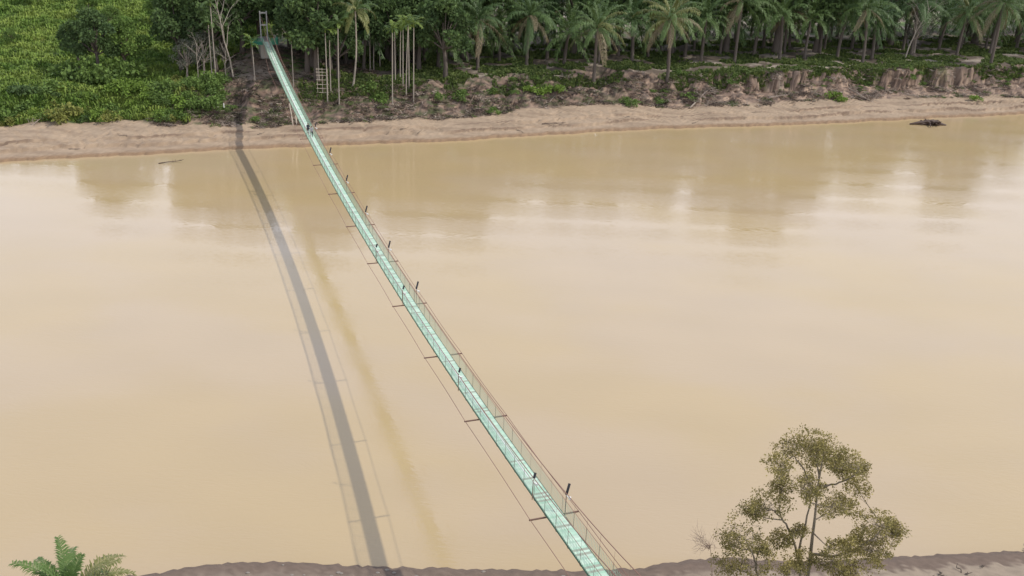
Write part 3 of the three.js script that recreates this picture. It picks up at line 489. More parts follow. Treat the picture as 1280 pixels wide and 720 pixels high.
function broadleaf(seed, H, W, cols, ls, dens, bark) {            // prototype: trunk, limbs, crown
  const R = rng(seed), tr = new MB(), lm = new MB(), cr = new MB(); const th = H * 0.42, top = V((R() - .5) * 0.8, th, (R() - .5) * 0.8);
  tr.tube([V(0, -0.4, 0), V(0.05, th * 0.4, 0.05), top, top.clone().add(V(0.2, H * 0.25, 0))], [W * 0.055 + 0.05, W * 0.04, W * 0.032, W * 0.012], 8);
  const blobs = []; const nb = 13;
  for (let k = 0; k < nb; k++) {
    const a = k * 2.4 + R(), f = (k + 0.5) / nb, hh = lerp(H * 0.38, H * 0.9, f), rad = W * 0.5 * Math.sin(Math.PI * (0.22 + 0.72 * f)) * (0.75 + 0.4 * R());
    const c = V(Math.cos(a) * rad, hh, Math.sin(a) * rad); blobs.push([c, W * (0.15 + 0.1 * R())]);
    const st = V(top.x * 0.8, Math.min(th * (0.75 + 0.25 * R()), hh * 0.8), top.z * 0.8); lm.tube([st, st.clone().lerp(c, 0.5).add(V(0, 0.3, 0)), c], [W * 0.018 + 0.03, W * 0.012 + 0.02, 0.02], 5);
  }
  blobs.push([V(0, H * 0.85, 0), W * 0.24]);
  crownBlobs(cr, blobs, R, dens, ls, cols[0], cols[1]);
  const g = new THREE.Group(); part('limbs', lm.geo(), bark, part('trunk', tr.geo(), bark, g)); part('crown', cr.geo(), M.leaf, g); return g;
}
const treeProtos = { dark: [broadleaf(1, 13, 8, DG, 0.55, 120, M.darkBark), broadleaf(2, 16, 9, DG, 0.6, 110, M.darkBark)], mid: [broadleaf(3, 12, 8, MG, 0.5, 120, M.bark), broadleaf(4, 10, 7.5, [DG[1], MG[1]], 0.5, 130, M.bark)], grey: [broadleaf(5, 12, 7, GG, 0.4, 45, M.drift)] };
function plantTree(kind, v, x, d, label, group, scale, turn) { const c = treeProtos[kind][v].clone(); c.name = numbered('broadleaf_tree'); c.position.copy(P(x, gh(x, d), d)); c.rotation.y = turn; c.scale.set(scale, scale * 1.0, scale); tag(c, label, 'tree', group); scene.add(c); }
{
  const R = rng(91);
  const dk = 'dark green broadleaf tree in the dense grove behind the bridge end';
  for (const [x, d] of [[-66, 206], [-70, 213], [-63, 214], [-58, 210], [-66, 222], [-57, 220], [-52, 227], [-46, 214], [-43, 207], [-40, 210], [-36, 222], [-41, 226], [-47, 234], [-30, 226], [-27, 214], [-22, 216], [-18, 221], [-24, 228], [-35, 235], [-60, 233], [-68, 236], [-55, 244], [-29, 240], [-42, 246], [-16, 212], [-41, 201.5], [-43.5, 204.5], [-37, 203.5], [-62, 204], [-69, 204]]) plantTree('dark', R() < 0.5 ? 0 : 1, x, d, dk, 'dark trees behind the bridge end', 1.0 + 0.45 * R(), R() * 6.28);
  for (let k = 0; k < 13; k++) { const x = -26 + k * 12.5 + (R() - .5) * 5, d = farLine(x) + 40 + 10 * R(); if (k === 9 || k === 11) continue; plantTree('dark', R() < 0.5 ? 0 : 1, x, d, 'very tall dark forest tree towering over the plantation palms', 'tall forest trees over the plantation', 1.65 + 0.5 * R(), R() * 6.28); }
  plantTree('dark', 0, -83.5, 198, 'broad dark green tree standing alone on the grassy slope', null, 1.05, 0.6);
  plantTree('mid', 0, -79, 201, 'mid green tree crowding behind the lone tree on the grassy slope', null, 1.0, 2.6);
  plantTree('dark', 0, -88, 200, 'small dark tree beside the broad tree on the grassy slope', null, 0.8, 2.0);
  for (const [x, d, s] of [[-93, 230, 0.6], [-84, 236, 0.6], [-78, 240, 0.7], [-100, 236, 0.5], [-116, 246, 0.6], [-128, 232, 0.5], [-108, 214, 0.36]]) plantTree('mid', R() < 0.5 ? 0 : 1, x, d, 'low bushy tree scattered on the upper grassy slope', 'bushy trees on the upper slope', s, R() * 6.28);
  for (const [x, d, s] of [[-66.5, 199.5, 0.75], [-63.5, 201, 0.8], [100, 262, 0.9]]) plantTree('grey', 0, x, d, 'thin grey leaved tree with pale twiggy branches', 'grey leaved thin trees', s, R() * 6.28);
}
// leafless pale trees
function bare(seed, H, R0, spread) {
  const R = rng(seed), m = new MB();
  const grow = (p, dir, len, r, lvl) => { const pts = [p.clone()], rad = [r]; let q = p.clone(), dd = dir.clone(); for (let k = 0; k < 4; k++) { dd.add(randDir(R).multiplyScalar(0.13)).normalize(); q = q.clone().addScaledVector(dd, len / 4); pts.push(q); rad.push(r * (1 - 0.16 * (k + 1))); } m.tube(pts, rad, lvl > 1 ? 4 : 6, false); if (lvl < 3) { const n = lvl === 0 ? 7 : 4; for (let k = 0; k < n; k++) { const f = lvl === 0 ? 0.4 + 0.6 * k / n : 0.3 + 0.7 * R(); const i = Math.min(3, Math.floor(f * 4)), c = pts[i].clone().lerp(pts[i + 1], f * 4 - i); grow(c, dd.clone().multiplyScalar(0.75).add(randDir(R).multiplyScalar(spread)).setY(Math.abs(dd.y) * 0.6 + 0.25).normalize(), len * (lvl === 0 ? 0.36 : 0.5), rad[i] * 0.55, lvl + 1); } } };
  grow(V(0, -0.3, 0), V(0.02, 1, 0), H, R0, 0); return m.geo();
}
{
  const s = [['tall leafless grey tree with a straight pale trunk near the bridge end', bare(21, 15.5, 0.17, 0.9), -56.9, 198.3], ['short leafless grey tree leaning beside the tall leafless one', bare(22, 7, 0.11, 1.0), -58.2, 197.6], ['leafless grey tree in the shade of the dark grove', bare(23, 9, 0.12, 1.1), -63.5, 196.5], ['pale crooked leafless tree among the plantation palms', bare(24, 14, 0.18, 0.8), 95, 254]];
  for (const [label, g, x, d] of s) single('bare_tree', g, M.paleBark, label, 'tree', null, P(x, gh(x, d), d));
}
const shrubProtos = [MG, BG, DG, [DG[1], MG[1]], BG, [[0.19, 0.21, 0.05], [0.32, 0.33, 0.09]], [[0.15, 0.13, 0.06], [0.28, 0.22, 0.10]]].map((c, v) => { const R = rng(400 + v), m = new MB(), b = []; for (let k = 0; k < 7; k++) b.push([V((R() - .5) * 1.7, 0.25 + R() * 0.65, (R() - .5) * 1.7), 0.38 + 0.3 * R()]); crownBlobs(m, b, R, 190, 0.26, c[0], c[1], 0.3); return m.geo(); });
const shrub = (v, x, d, s, label, group, sy = 1) => { const R = Math.abs(n2(x * 3.3, d * 2.1)) * 6.28; const m = single('shrub', shrubProtos[v], M.leaf, label, 'shrub', group, P(x, gh(x, d) - 0.1, d)); m.scale.set(s, s * sy, s); m.rotation.y = R; return m; };
{
  const R = rng(123);
  for (let k = 0; k < 120; k++) { // thicket along the foot of the meadow
    const x = -125 + 62 * R(), d = farLine(x) + beachW(x) + 0.5 + 11 * Math.pow(R(), 1.2);
    shrub([0, 3, 2, 1, 4, 5, 0, 3, 5, 6][Math.floor(R() * 9.35)], x, d, 0.6 + 2.0 * R() * R() + 0.4 * R(), 'leafy shrub in the green thicket above the sandy shore', 'shrubs in the thicket above the shore', 0.9);
  }
  for (let k = 0; k < 34; k++) { const x = -150 + 84 * R(), d = farLine(x) + beachW(x) + 14 + 75 * Math.pow(R(), 1.2); shrub([0, 2, 3, 1, 5][Math.floor(R() * 5)], x, d, 0.9 + 1.6 * Math.pow(R(), 2), 'low rounded shrub dotted on the bright grassy slope', 'shrubs dotted on the grassy slope', 0.75); }
  for (const [x, d, s] of [[-85.5, 195, 3.2], [-82, 194.5, 3], [-79.5, 196, 3.2], [-88.5, 196, 2.8], [-84, 193.5, 2.4], [-77, 198, 2.8]]) shrub(3, x, d, s, 'big leafy bush crowding round the trunk of the lone tree', 'bushes crowding round the lone tree', 1.15);
  for (const [x, d] of [[-76.5, 191.5], [-74.5, 192.5], [-77.5, 193.5]]) shrub(1, x, d, 2.4, 'bright yellow green shrub in front of the lone tree', 'bright shrubs before the lone tree', 0.9);
  for (let k = 0; k < 26; k++) { const x = -70 + 12 * R(), d = farLine(x) + beachW(x) + 3 + 9 * R(); shrub(3, x, d, 1.3 + R(), 'leafy shrub growing at the foot of the grove', 'shrubs at the grove edge', 0.9); }
  // bushes on the eroded bank
  for (const [x, d, s, v, label, sy] of [[4.5, 213.5, 2.1, 4, 'wide bright green bush spilling over the eroded bank', 0.75], [7.5, 214.5, 1.9, 1, 'bright green bush at the end of the wide bank bush', 0.75], [1.5, 212.4, 1.5, 4, 'small bright green bush beside the wide bank bush', 0.8], [-5.5, 203.5, 1.3, 0, 'single green bush growing on the top of the sandy beach', 0.9], [24, 214, 1.5, 3, 'dark green clump at the foot of the bank below the oil palm', 0.8], [22.5, 216, 1.3, 3, 'small dark clump behind the clump at the bank foot', 0.8], [31, 219.5, 1.8, 0, 'grassy bush overhanging the earth bank below the yellow palm', 0.6], [37, 221.5, 1.7, 0, 'wide low bush trailing down the earth bank', 0.6], [70.5, 229.5, 1.9, 1, 'yellow green bush sliding down a gap in the bank', 0.7], [72.5, 227, 1.4, 4, 'bright tuft at the bottom of the bank gap', 0.8], [107, 236, 1.4, 1, 'round yellow green bush alone on the beach below the cliff', 0.7], [-17, 203.5, 1.6, 3, 'dark green bush beside the bright palm clump', 0.8], [-12.5, 206, 1.6, 3, 'dark green bush on the shaded bank by the gully', 0.9], [-28.5, 199.5, 1.9, 0, 'olive bush between the coconut palm and the bright palm clump', 0.9], [-30.5, 201, 1.8, 3, 'olive green bush behind the bank edge by the coconut palm', 0.9], [-50.5, 189, 1.5, 3, 'dark green bush where the bridge shadow meets the bank', 0.6], [-56, 190, 1.3, 0, 'mossy low bush on the bank beside the white pegs', 0.5]]) shrub(v, x, d, s, label, null, sy);
  for (let k = 0; k < 56; k++) { const x = -45 + 175 * Math.pow(R(), 1.35), d = farLine(x) + beachW(x) + 4 + 5 * R(); shrub([3, 0, 0][Math.floor(R() * 3)], x, d, 0.5 + 0.8 * R(), 'small weedy bush clinging along the top of the earth bank', 'weedy bushes along the bank top', 0.7); }
}
{ // grass and ground cover
  const blade = (seed, n, h, sp) => { const R = rng(seed), m = new MB(); for (let k = 0; k < n; k++) { const a = R() * 6.28, p = V((R() - .5) * sp, 0, (R() - .5) * sp), o = V(Math.cos(a) * 0.45 * h, h * (0.6 + 0.5 * R()), Math.sin(a) * 0.45 * h), w = V(-Math.sin(a), 0, Math.cos(a)).multiplyScalar(0.05 + 0.04 * R()); const A = m.v(p.x - w.x, p.y, p.z - w.z), Bq = m.v(p.x + w.x, p.y, p.z + w.z), C = m.v(p.x + o.x * .5 + w.x, p.y + o.y * .75, p.z + o.z * .5 + w.z), D = m.v(p.x + o.x * .5 - w.x, p.y + o.y * .75, p.z + o.z * .5 - w.z), E = m.v(p.x + o.x * 1.2, p.y + o.y * .85, p.z + o.z * 1.2); m.tri(A, Bq, C); m.tri(A, C, D); m.tri(D, C, E); } return m.geo(); };
  const grassMat = leafy(rgb(1, 1, 1), 0.3, false, 0.8);
  const field = (name, label, geo, N, place, colour) => {
    const im = new THREE.InstancedMesh(geo, grassMat, N); const R = rng(name.length * 7 + N), mt = new THREE.Matrix4(), q = new THREE.Quaternion(), e = new THREE.Euler(), col = new THREE.Color(); let n = 0;
    for (let tries = 0; tries < N * 4 && n < N; tries++) { const s = place(R); if (!s) continue; const [x, d, sc] = s; e.set(0, R() * 6.28, 0); mt.compose(P(x, gh(x, d) - 0.04, d), q.setFromEuler(e), V(sc, sc * (0.7 + 0.6 * R()), sc)); im.setMatrixAt(n, mt); const c = colour(x, d, R); im.setColorAt(n, col.setRGB(c[0], c[1], c[2])); n++; }
    im.count = n; im.name = name; im.userData.kind = 'stuff'; tag(im, label, name !== 'meadow_grass' && name !== 'plantation_grass' ? 'debris' : 'grass'); im.castShadow = im.receiveShadow = true; scene.add(im);
  };
  const g1 = blade(3, 12, 0.8, 0.9), g2 = blade(4, 9, 0.45, 0.7);
  field('meadow_grass', 'bright green rough grass covering the open slope', g1, 42000, (R) => { const x = -150 + 92 * R(), f = beachW(x) + 1 + 115 * Math.pow(R(), 1.25), d = farLine(x) + f; if (x > -60 - 8 * R()) return null; return [x, d, 0.8 + 1.0 * Math.pow(R(), 2)]; }, (x, d, R) => { const t = clamp(0.5 + 0.9 * fbm(x * 0.08, d * 0.1) + 0.3 * (R() - .5)); const c = mix3([0.12, 0.215, 0.035], [0.30, 0.38, 0.08], t), k = 0.8 + 0.4 * R(); return c.map((v) => v * k); });
  field('plantation_grass', 'patchy green grass and weeds on the plantation ground', g2, 26000, (R) => { const x = -44 + 185 * R(), d = farLine(x) + beachW(x) + 6.2 + 44 * Math.pow(R(), 1.6); if (fbm(x * 0.07 + 20, d * 0.1) + 0.25 * smooth(14, 3, d - farLine(x) - beachW(x)) < 0.02 + 0.15 * (R() - .5)) return null; return [x, d, 0.8 + 0.8 * R()]; }, (x, d, R) => { const c = mix3([0.08, 0.13, 0.03], [0.19, 0.235, 0.065], R()); return c; });
  const twig = (() => { const R = rng(808), m = new MB(); for (let k = 0; k < 7; k++) { const a = R() * 6.28, p = V((R() - .5) * 0.6, 0.02 + 0.1 * R(), (R() - .5) * 0.6), e = p.clone().add(V(Math.cos(a) * (0.4 + 0.6 * R()), (R() - 0.25) * 0.5, Math.sin(a) * (0.4 + 0.6 * R()))); m.tube([p, p.clone().lerp(e, .5).add(V(0, 0.08 * R(), 0)), e], [0.035, 0.028, 0.01], 3, false); } for (let k = 0; k < 6; k++) { const o = randDir(R); o.y = Math.abs(o.y) * 0.5; m.leaf(V((R() - .5) * 0.9, 0.06, (R() - .5) * 0.9), o.normalize(), V().crossVectors(o, randDir(R)).normalize(), 0.35 + 0.3 * R(), 0.2); } return m.geo(); })();
  field('bank_debris', 'dead sticks roots and dry leaves littering the eroded bank', twig, 4200, (R) => { const x = -68 + 205 * Math.pow(R(), 1.15), d = farLine(x) + beachW(x) - 1.2 + 9.5 * R(); if (n2(x * 0.13, d * 0.2) < -0.25 + 0.4 * (R() - .5) + smooth(30, 70, x) * 0.35) return null; return [x, d, 0.7 + 1.1 * Math.pow(R(), 2)]; }, (x, d, R) => { const q = R(); return q < 0.25 ? [0.10, 0.075, 0.06] : q < 0.6 ? [0.26, 0.19, 0.14] : q < 0.82 ? [0.44, 0.36, 0.29] : [0.13, 0.17, 0.05]; });
  field('grove_litter', 'fallen leaves and sticks strewn over the bare ground at the bridge end', twig, 1500, (R) => { const x = -64 + 34 * R(), d = farLine(x) + beachW(x) + 6 + 22 * R(); return [x, d, 0.5 + 0.7 * R()]; }, (x, d, R) => { const q = R(); return q < 0.35 ? [0.09, 0.07, 0.05] : q < 0.7 ? [0.24, 0.17, 0.12] : q < 0.85 ? [0.36, 0.29, 0.22] : [0.09, 0.13, 0.04]; });
}

// ------------------------------------------------------------------ near bank: trees and palm
{
  const R = rng(8);
  const build = (base, stems, clumps, label, dens, ls, name) => {
    const g = thing(name, label, 'tree', base), tr = new MB(), tw = new MB(), cr = new MB(), nodes = [];
    stems.forEach(([pts, r0, r1], k) => { const c = new THREE.CatmullRomCurve3(pts.map((p) => P(...p))), n = 14, ps = c.getPoints(n); ps.forEach((p, i) => { if (i && i < n) p.add(randDir(R).multiplyScalar(0.05)); }); (k ? tw : tr).tube(ps, ps.map((q, i) => lerp(r0, r1, i / n)), 8); ps.forEach((p) => nodes.push(p)); });
    for (const [x, h, d, r] of clumps) {
      const c = P(x, h, d); let best = nodes[0], bd = 1e9; for (const n of nodes) { const q = n.distanceTo(c) + Math.max(0, n.y - c.y) * 0.8; if (q < bd) { bd = q; best = n; } }
      const mid = best.clone().lerp(c, 0.55).add(V(0, -0.15, 0)).add(randDir(R).multiplyScalar(0.12)); if (bd > 0.3) tw.tube([best, mid, c], [0.035 + 0.008 * bd, 0.028, 0.018], 5);
      const sub = []; const ns = 20 + Math.round(r * 16); for (let k = 0; k < ns; k++) { const q = c.clone().addScaledVector(randDir(R), r * (0.5 + 0.75 * R())); q.y = c.y + (q.y - c.y) * 0.7 + 0.1; const from = sub.length && R() < 0.6 ? sub[Math.floor(R() * sub.length)][0] : mid.clone().lerp(c, R()); tw.tube([from, from.clone().lerp(q, 0.5).add(randDir(R).multiplyScalar(0.1)), q], [0.011, 0.008, 0.004], 4); sub.push([q, 0.2 + 0.5 * R() * R()]); }
      crownBlobs(cr, sub, R, dens, ls, [0.18, 0.155, 0.052], [0.40, 0.335, 0.12], 0.1);
    }
    part('limbs', tw.geo(base), M.shoreBark, part('trunk', tr.geo(base), M.shoreBark, g)); part('crown', cr.geo(base), M.nearLeaf, g);
  };
  const tb = P(21.3, nearGround(21.3, 55), 55), lowT = tb.y - 0.4;
  build(tb, [
    [[[21.3, lowT, 55], [21.1, 6.5, 55], [20.86, 9.65, 55], [20.75, 11.65, 55], [20.59, 13.93, 55], [20.44, 16.76, 55], [20.4, 19.0, 55]], 0.19, 0.035],
    [[[21.1, 6.2, 54.9], [20.5, 8.5, 54.7], [20.0, 10.95, 54.8], [19.91, 13.24, 54.6], [19.87, 15.16, 54.2], [19.46, 16.71, 53.6]], 0.12, 0.035],
    [[[20.06, 10.6, 54.8], [19.01, 12.87, 54.6], [18.29, 14.12, 54.3], [17.4, 14.95, 54.1]], 0.09, 0.035], [[[20.78, 10.8, 55], [22.24, 11.07, 54.6], [23.45, 11.8, 54.4], [24.33, 12.83, 54.2], [24.94, 13.84, 54.2]], 0.10, 0.035],
    [[[20.5, 16.2, 55], [21.5, 16.94, 54.5], [22.03, 17.77, 54], [22.4, 18.59, 53.8]], 0.07, 0.03], [[[20.52, 15.4, 55], [19.37, 17.33, 55.6], [18.6, 18.1, 56.2]], 0.07, 0.03], [[[20.4, 16.9, 55], [20.1, 18.2, 55.3], [19.9, 19.2, 55.2]], 0.06, 0.025]],
    [[20.43, 19.1, 55.0, 1.45], [18.84, 18.02, 56.5, 1.2], [21.37, 19.1, 53.5, 1.1], [22.9, 17.3, 55.6, 0.8], [17.31, 18.2, 54.0, 0.95], [20.56, 17.4, 56.3, 1.0], [18.98, 17.4, 53.0, 1.05], [21.37, 15.9, 53.5, 1.2], [23.6, 15.2, 56.4, 0.8], [18.36, 15.4, 56.0, 0.8], [17.14, 15.12, 54.0, 1.25], [16.5, 14.0, 55.0, 0.7], [24.29, 14.24, 54.0, 1.2], [25.71, 12.58, 55.0, 1.05], [24.59, 11.61, 56.0, 0.85], [26.3, 12.7, 55.6, 0.6], [21.74, 13.05, 52.5, 0.9], [21.5, 11.66, 53.0, 0.95], [24.45, 11.99, 54.0, 0.95], [23.3, 11.0, 53.0, 1.0], [20.2, 15.6, 55.8, 0.9], [19.4, 13.2, 54.0, 0.6], [18.6, 12.0, 54.6, 0.8], [19.9, 11.2, 53.6, 0.8], [22.4, 10.2, 53.4, 1.0], [25.2, 10.9, 55, 0.9], [22.2, 14.4, 55.5, 0.9], [21.6, 17.9, 54.6, 0.9], [19.6, 19.3, 54.6, 0.9], [22.9, 12.2, 54.2, 0.8]],
    'open crowned olive green tree with forked trunk standing on the near shore', 210, 0.14, 'shore_tree');
  const sb = P(18.2, nearGround(18.2, 53.6), 53.6), lowS = sb.y - 0.4;
  build(sb, [[[[18.2, lowS, 53.6], [18.06, 6.92, 53.8], [17.14, 9.93, 53.8], [16.6, 11.56, 53.4], [15.8, 13.2, 53.2]], 0.13, 0.035], [[[17.3, 9.4, 53.8], [16.4, 9.9, 53.9], [15.2, 10.4, 54]], 0.06, 0.03], [[[17.4, 9.2, 53.8], [18.2, 10.2, 53], [18.7, 11, 52.6]], 0.06, 0.03]],
    [[15.59, 13.5, 53.0, 1.25], [15.2, 12.14, 54.0, 0.8], [14.89, 10.48, 54.0, 1.15], [16.47, 11.06, 53.0, 1.3], [17.4, 11.13, 55.0, 0.7], [18.69, 11.1, 52.5, 1.0]], 'smaller dark olive tree leaning beside the open crowned shore tree', 200, 0.14, 'shore_tree');
  // the tree whose twig tip enters from the side
  const eb = P(40.2, nearGround(40.2, 58), 58); build(eb, [[[[40.2, eb.y - 0.4, 58], [40, 9, 58.2], [39.6, 13, 58.6], [39.3, 16, 58.8]], 0.2, 0.05], [[[39.8, 11, 58.4], [38.6, 12.6, 59], [37.4, 13.6, 59.4]], 0.08, 0.03]],
    [[39.3, 16.3, 58.8, 1.3], [40.6, 14.6, 58, 1.2], [38.3, 14.9, 59.6, 0.9], [37.3, 13.75, 59.5, 0.55], [40.4, 12.2, 57, 1.1]], 'olive leaved tree at the edge of the near shore reaching over the water', 170, 0.14, 'shore_tree');
  const db = P(14.9, nearGround(14.9, 56), 56); { const R2 = rng(66), m = new MB(); for (let k = 0; k < 26; k++) { const e = P(13.9 + (R2() - .5) * 1.9, 11.2 + (R2() - .5) * 1.7, 56 + (R2() - .5) * 1.4), a = P(14.3, 10.0 + 0.5 * R2(), 56); m.tube([a, a.clone().lerp(e, 0.5).add(randDir(R2).multiplyScalar(0.25)), e], [0.012, 0.009, 0.004], 4); for (let j = 0; j < 3; j++) m.tube([a.clone().lerp(e, 0.6 + .3 * R2()), e.clone().add(randDir(R2).multiplyScalar(0.45))], [0.009, 0.004], 3); } m.tube([P(14.9, db.y - 0.4, 56), P(14.85, 7, 56), P(14.6, 8.8, 56), P(14.3, 10.4, 56)], [0.06, 0.05, 0.03, 0.015], 7); single('dry_shrub', m.geo(db), std({ color: rgb(0.5, 0.36, 0.28) }), 'leafless pinkish dry shrub beside the olive shore trees', 'shrub', null, db); }

  // palm whose crown top shows
  const px = -25.3, pd = 46.6, ph = 11.5, pb = P(px, nearGround(px, pd), pd), g = thing('shore_palm', 'young green palm with feathery upright fronds on the near bank', 'palm', pb);
  const [tg, top] = trunkGeo(ph - pb.y, 0.2, 0.14, 0.1, 4242); part('trunk', tg, M.bark, g);
  const fg = [[1.42, 0.7], [1.15, 1.3], [0.85, 1.6], [0.4, 1.6], [-0.1, 1.2]].map(([e, b], i) => frondGeo({ L: [3.0, 4.2, 4.2, 3.8, 3][i], e0: e, bend: b, n: 60, lw: 0.075, ll: 0.9, hang: 0.25, rr: 0.035, seed: 900 + i }));
  [[0, 1.3, 0], [1, 2.9, 0], [1, 0.1, 1], [1, 4.6, 0], [2, 3.35, 0], [2, 0.55, 1], [2, 2.0, 0], [2, 5.3, 0], [3, 1.2, 0], [3, 2.7, 0], [3, 4.0, 0], [3, 5.8, 1], [4, 0.5, 1], [4, 2.2, 0], [4, 3.7, 0], [4, 5.0, 0], [1, 1.9, 0], [1, 3.6, 0], [2, 2.6, 0], [2, 1.1, 1], [1, 5.6, 0], [0, 3.6, 0], [2, 0.0, 1], [2, 4.3, 0]].forEach(([v, a, y], c) => { const f = part('frond' + (c ? '_' + String(c).padStart(3, '0') : ''), fg[v], y ? M.frondYellow : M.frondNear, g); f.position.copy(top); f.rotation.y = a; });
}
// ------------------------------------------------------------------ driftwood, roots, sticks, pegs, trellis
function branchy(seed, L, r, n, flat) { const R = rng(seed), m = new MB(); const main = [V(-L / 2, 0.1, 0), V(-L * 0.15, 0.25, 0.1), V(L * 0.2, 0.2, -0.1), V(L / 2, 0.45, 0.1)]; m.tube(new THREE.CatmullRomCurve3(main).getPoints(10), Array.from({ length: 11 }, (_, i) => lerp(r, r * 0.35, i / 10)), 7); for (let k = 0; k < n; k++) { const f = 0.1 + 0.85 * R(), a = V(lerp(-L / 2, L / 2, f), 0.25, 0), d = randDir(R); d.y = Math.abs(d.y) * (flat ? 0.35 : 0.9); const l = L * (0.15 + 0.25 * R()), e = a.clone().addScaledVector(d, l); m.tube([a, a.clone().lerp(e, 0.5).add(randDir(R).multiplyScalar(l * 0.12)), e], [r * 0.45, r * 0.3, r * 0.1], 5); for (let j = 0; j < 2; j++) { const s = a.clone().lerp(e, 0.4 + 0.4 * R()); m.tube([s, s.clone().addScaledVector(randDir(R), l * 0.4)], [r * 0.2, r * 0.06], 4); } } return m.geo(); }
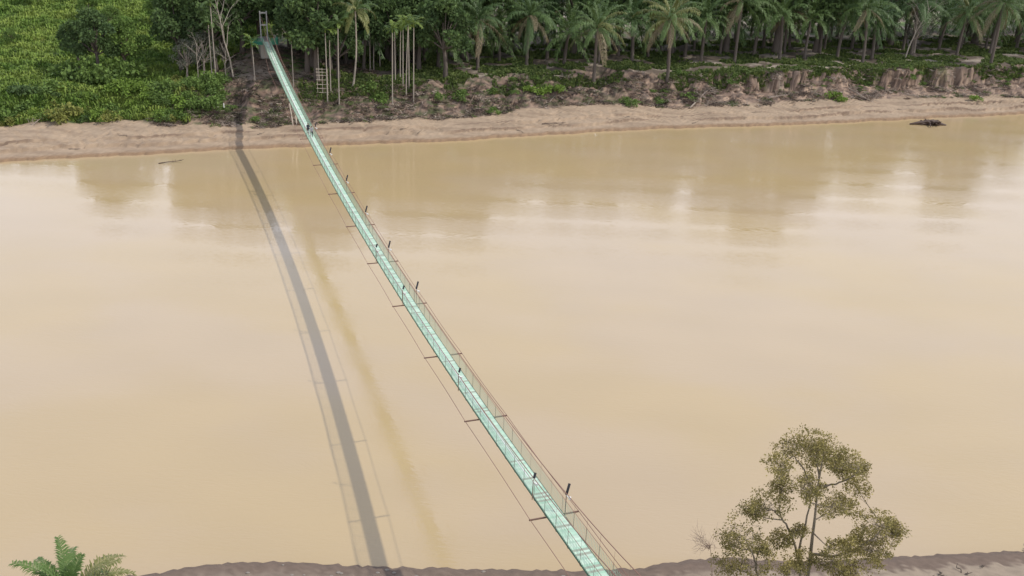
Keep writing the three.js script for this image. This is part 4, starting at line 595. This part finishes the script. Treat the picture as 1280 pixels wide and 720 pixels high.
{
  const put = (name, geo, mat, x, d, lift, ry, rz, label, group) => { const o = single(name, geo, mat, label, 'driftwood', group || null, P(x, (lift === null ? 0.02 : gh(x, d) + lift), d)); o.rotation.set(0, ry, rz || 0, 'YXZ'); return o; };
  { const R = rng(17), m = new MB(); for (let k = 0; k < 60; k++) { const a = V((R() - .5) * 2.4 + 0.3, 0.05 + R() * 0.4, (R() - .5) * 1.6), d = randDir(R); d.y *= 0.35; const e = a.clone().addScaledVector(d, 0.8 + R() * 0.9); e.y = Math.max(0.0, e.y); m.tube([a, a.clone().lerp(e, .5).add(V(0, 0.2 * R(), 0)), e], [0.16, 0.11, 0.03], 5); } m.tube([V(-4.0, 0.12, 0.2), V(-2, 0.25, 0), V(0.4, 0.35, 0), V(3.2, 0.05, 0.3)], [0.1, 0.28, 0.45, 0.1], 8); put('driftwood_snag', m.geo(), M.wetWood, 89.8, 218.3, null, 0.1, 0, 'dark wet tangle of driftwood stranded in the shallow water').scale.set(1.15, 1.5, 1.3); }
  put('floating_branch', branchy(31, 4.2, 0.09, 3, true), M.wetWood, -59.9, 167.3, null, 0.35, 0.03, 'thin forked branch floating in the river near the sand');
  put('driftwood_branch', branchy(32, 5, 0.09, 5, true), M.wetWood, 7, 200.5, 0.02, 0.2, 0, 'dark forked branch lying on the wet sand by the water');
  put('fallen_tree', branchy(33, 6.5, 0.2, 14, false), M.drift, 39, 220.5, 0.3, 0.9, 0.35, 'grey fallen tree with tangled roots slumped on the eroded bank');
  put('fallen_tree', branchy(34, 8, 0.2, 12, false), M.drift, 79, 232.5, 0.3, -0.7, -0.35, 'long pale fallen tree lying down the bank beside the green gap');
  put('fallen_tree', branchy(35, 5, 0.15, 12, false), M.drift, 58, 225.5, 0.6, 0.2, 0.1, 'pale fallen branches hanging from the undercut cliff');
  put('fallen_tree', branchy(36, 4.5, 0.12, 10, false), M.drift, -88, 179.5, 0.2, 1.2, 0.3, 'grey dead branches standing in the thicket edge above the sand');
  put('fallen_tree', branchy(37, 4, 0.12, 8, false), M.drift, -5, 207.5, 0.5, 2.0, -0.7, 'pale split trunk leaning on the dark bank');
  put('fallen_tree', branchy(38, 5, 0.13, 9, false), M.drift, 9, 219, 0.6, 0.6, -0.2, 'brown dead branches on the bank above the wide bright bush');
  const R = rng(444);
  for (let k = 0; k < 60; k++) { const x = -72 + 200 * R(), d = farLine(x) + beachW(x) + (R() - 0.25) * 4; put('root_tangle', branchy(600 + k % 9, 1.6 + 2.4 * R(), 0.07, 6, R() < 0.5), R() < 0.6 ? M.drift : M.darkBark, x, d, 0.12, R() * 6.28, (R() - .5) * 0.8, 'tangle of exposed roots and dead sticks on the eroded bank', 'root tangles on the eroded bank'); }
  for (let k = 0; k < 16; k++) { const x = -80 + 200 * R(), d = farLine(x) + 1.5 + 8 * R(); put('beach_stick', branchy(700 + k % 5, 1.2 + 1.4 * R(), 0.05, 2, true), M.darkBark, x, d, -0.1, R() * 6.28, 0, 'dark stick washed up on the sandy beach', 'sticks washed up on the beach'); }
  // near shore litter
  for (let k = 0; k < 34; k++) { const x = 24 + 20 * R(), d = nearLine(x) - 3 - 4 * R(), o = single('driftwood_bit', branchy(720 + k % 6, 0.3 + 0.5 * R(), 0.05, 2, true), M.darkBark, 'small dark bit of driftwood on the pale near sand', 'driftwood', 'driftwood bits on the near sand', P(x, nearGround(x, d) - 0.06, d)); o.rotation.y = R() * 6.28; }
  { const x = 44.3, d = nearLine(44.3) - 0.9, o = single('shore_snag', branchy(730, 1.2, 0.08, 7, false), M.drift, 'pale snag of sticks at the edge of the grey mud', 'driftwood', null, P(x, nearGround(x, d), d)); o.rotation.y = 1; }
  for (let k = 0; k < 18; k++) { const x = -20 + 32 * R(), d = nearLine(x) - 1.2 - 2 * R(), m = new THREE.DodecahedronGeometry(0.08 + 0.07 * R(), 0); m.scale(1.4, 0.6, 1); single('shore_stone', m, std({ color: rgb(0.26, 0.225, 0.19) }), 'small pale stone on the grey near mud', 'stone', 'stones on the near mud', P(x, nearGround(x, d) + 0.02, d)); }
  // white pegs and leaning poles
  for (const [x, d] of [[-57.7, 189], [-56.6, 189.2]]) { const m = new MB(); m.tube([V(0, -0.4, 0), V(0.03, 0.7, 0), V(0.05, 1.5, 0)], [0.13, 0.13, 0.1], 8); single('white_peg', m.geo(), M.white, 'short white marker post on the bank beside the bridge shadow', 'post', 'white marker posts', P(x, gh(x, d), d)); }
  for (const o of [0, 0.75]) { const x = -43.2 + o, d = 188.3, m = new MB(), y = gh(x, d); m.tube([V(0, -0.5, 0), V(-0.35, 2, -0.3), V(-0.7, 4, -0.6)], [0.14, 0.13, 0.11], 8); single('leaning_pole', m.geo(), M.bamboo, 'pale pole leaning on the bank under the footbridge', 'pole', 'leaning poles under the footbridge', P(x, y, d)); }
  { const x = -38.9, d = 196.8, b = P(x, gh(x, d), d), g = thing('bamboo_trellis', 'pale bamboo trellis frame standing among the slim palms', 'trellis', b); const L = (p, q, n) => { const m = new MB(); m.tube([p, q], [0.06, 0.05], 6); part(n, m.geo(), M.bamboo, g); }; for (const u of [-1.1, -0.1, 0.9]) L(V(u, -0.4, 0), V(u, 5.4, 0), 'upright'); for (const u of [0.6, 1.4, 2.2, 3.1, 4.0, 4.6, 5.2]) L(V(-1.3, u, 0.07), V(1.1, u + 0.05, 0.07), 'rail'); }
}
renderer.render(scene, camera);
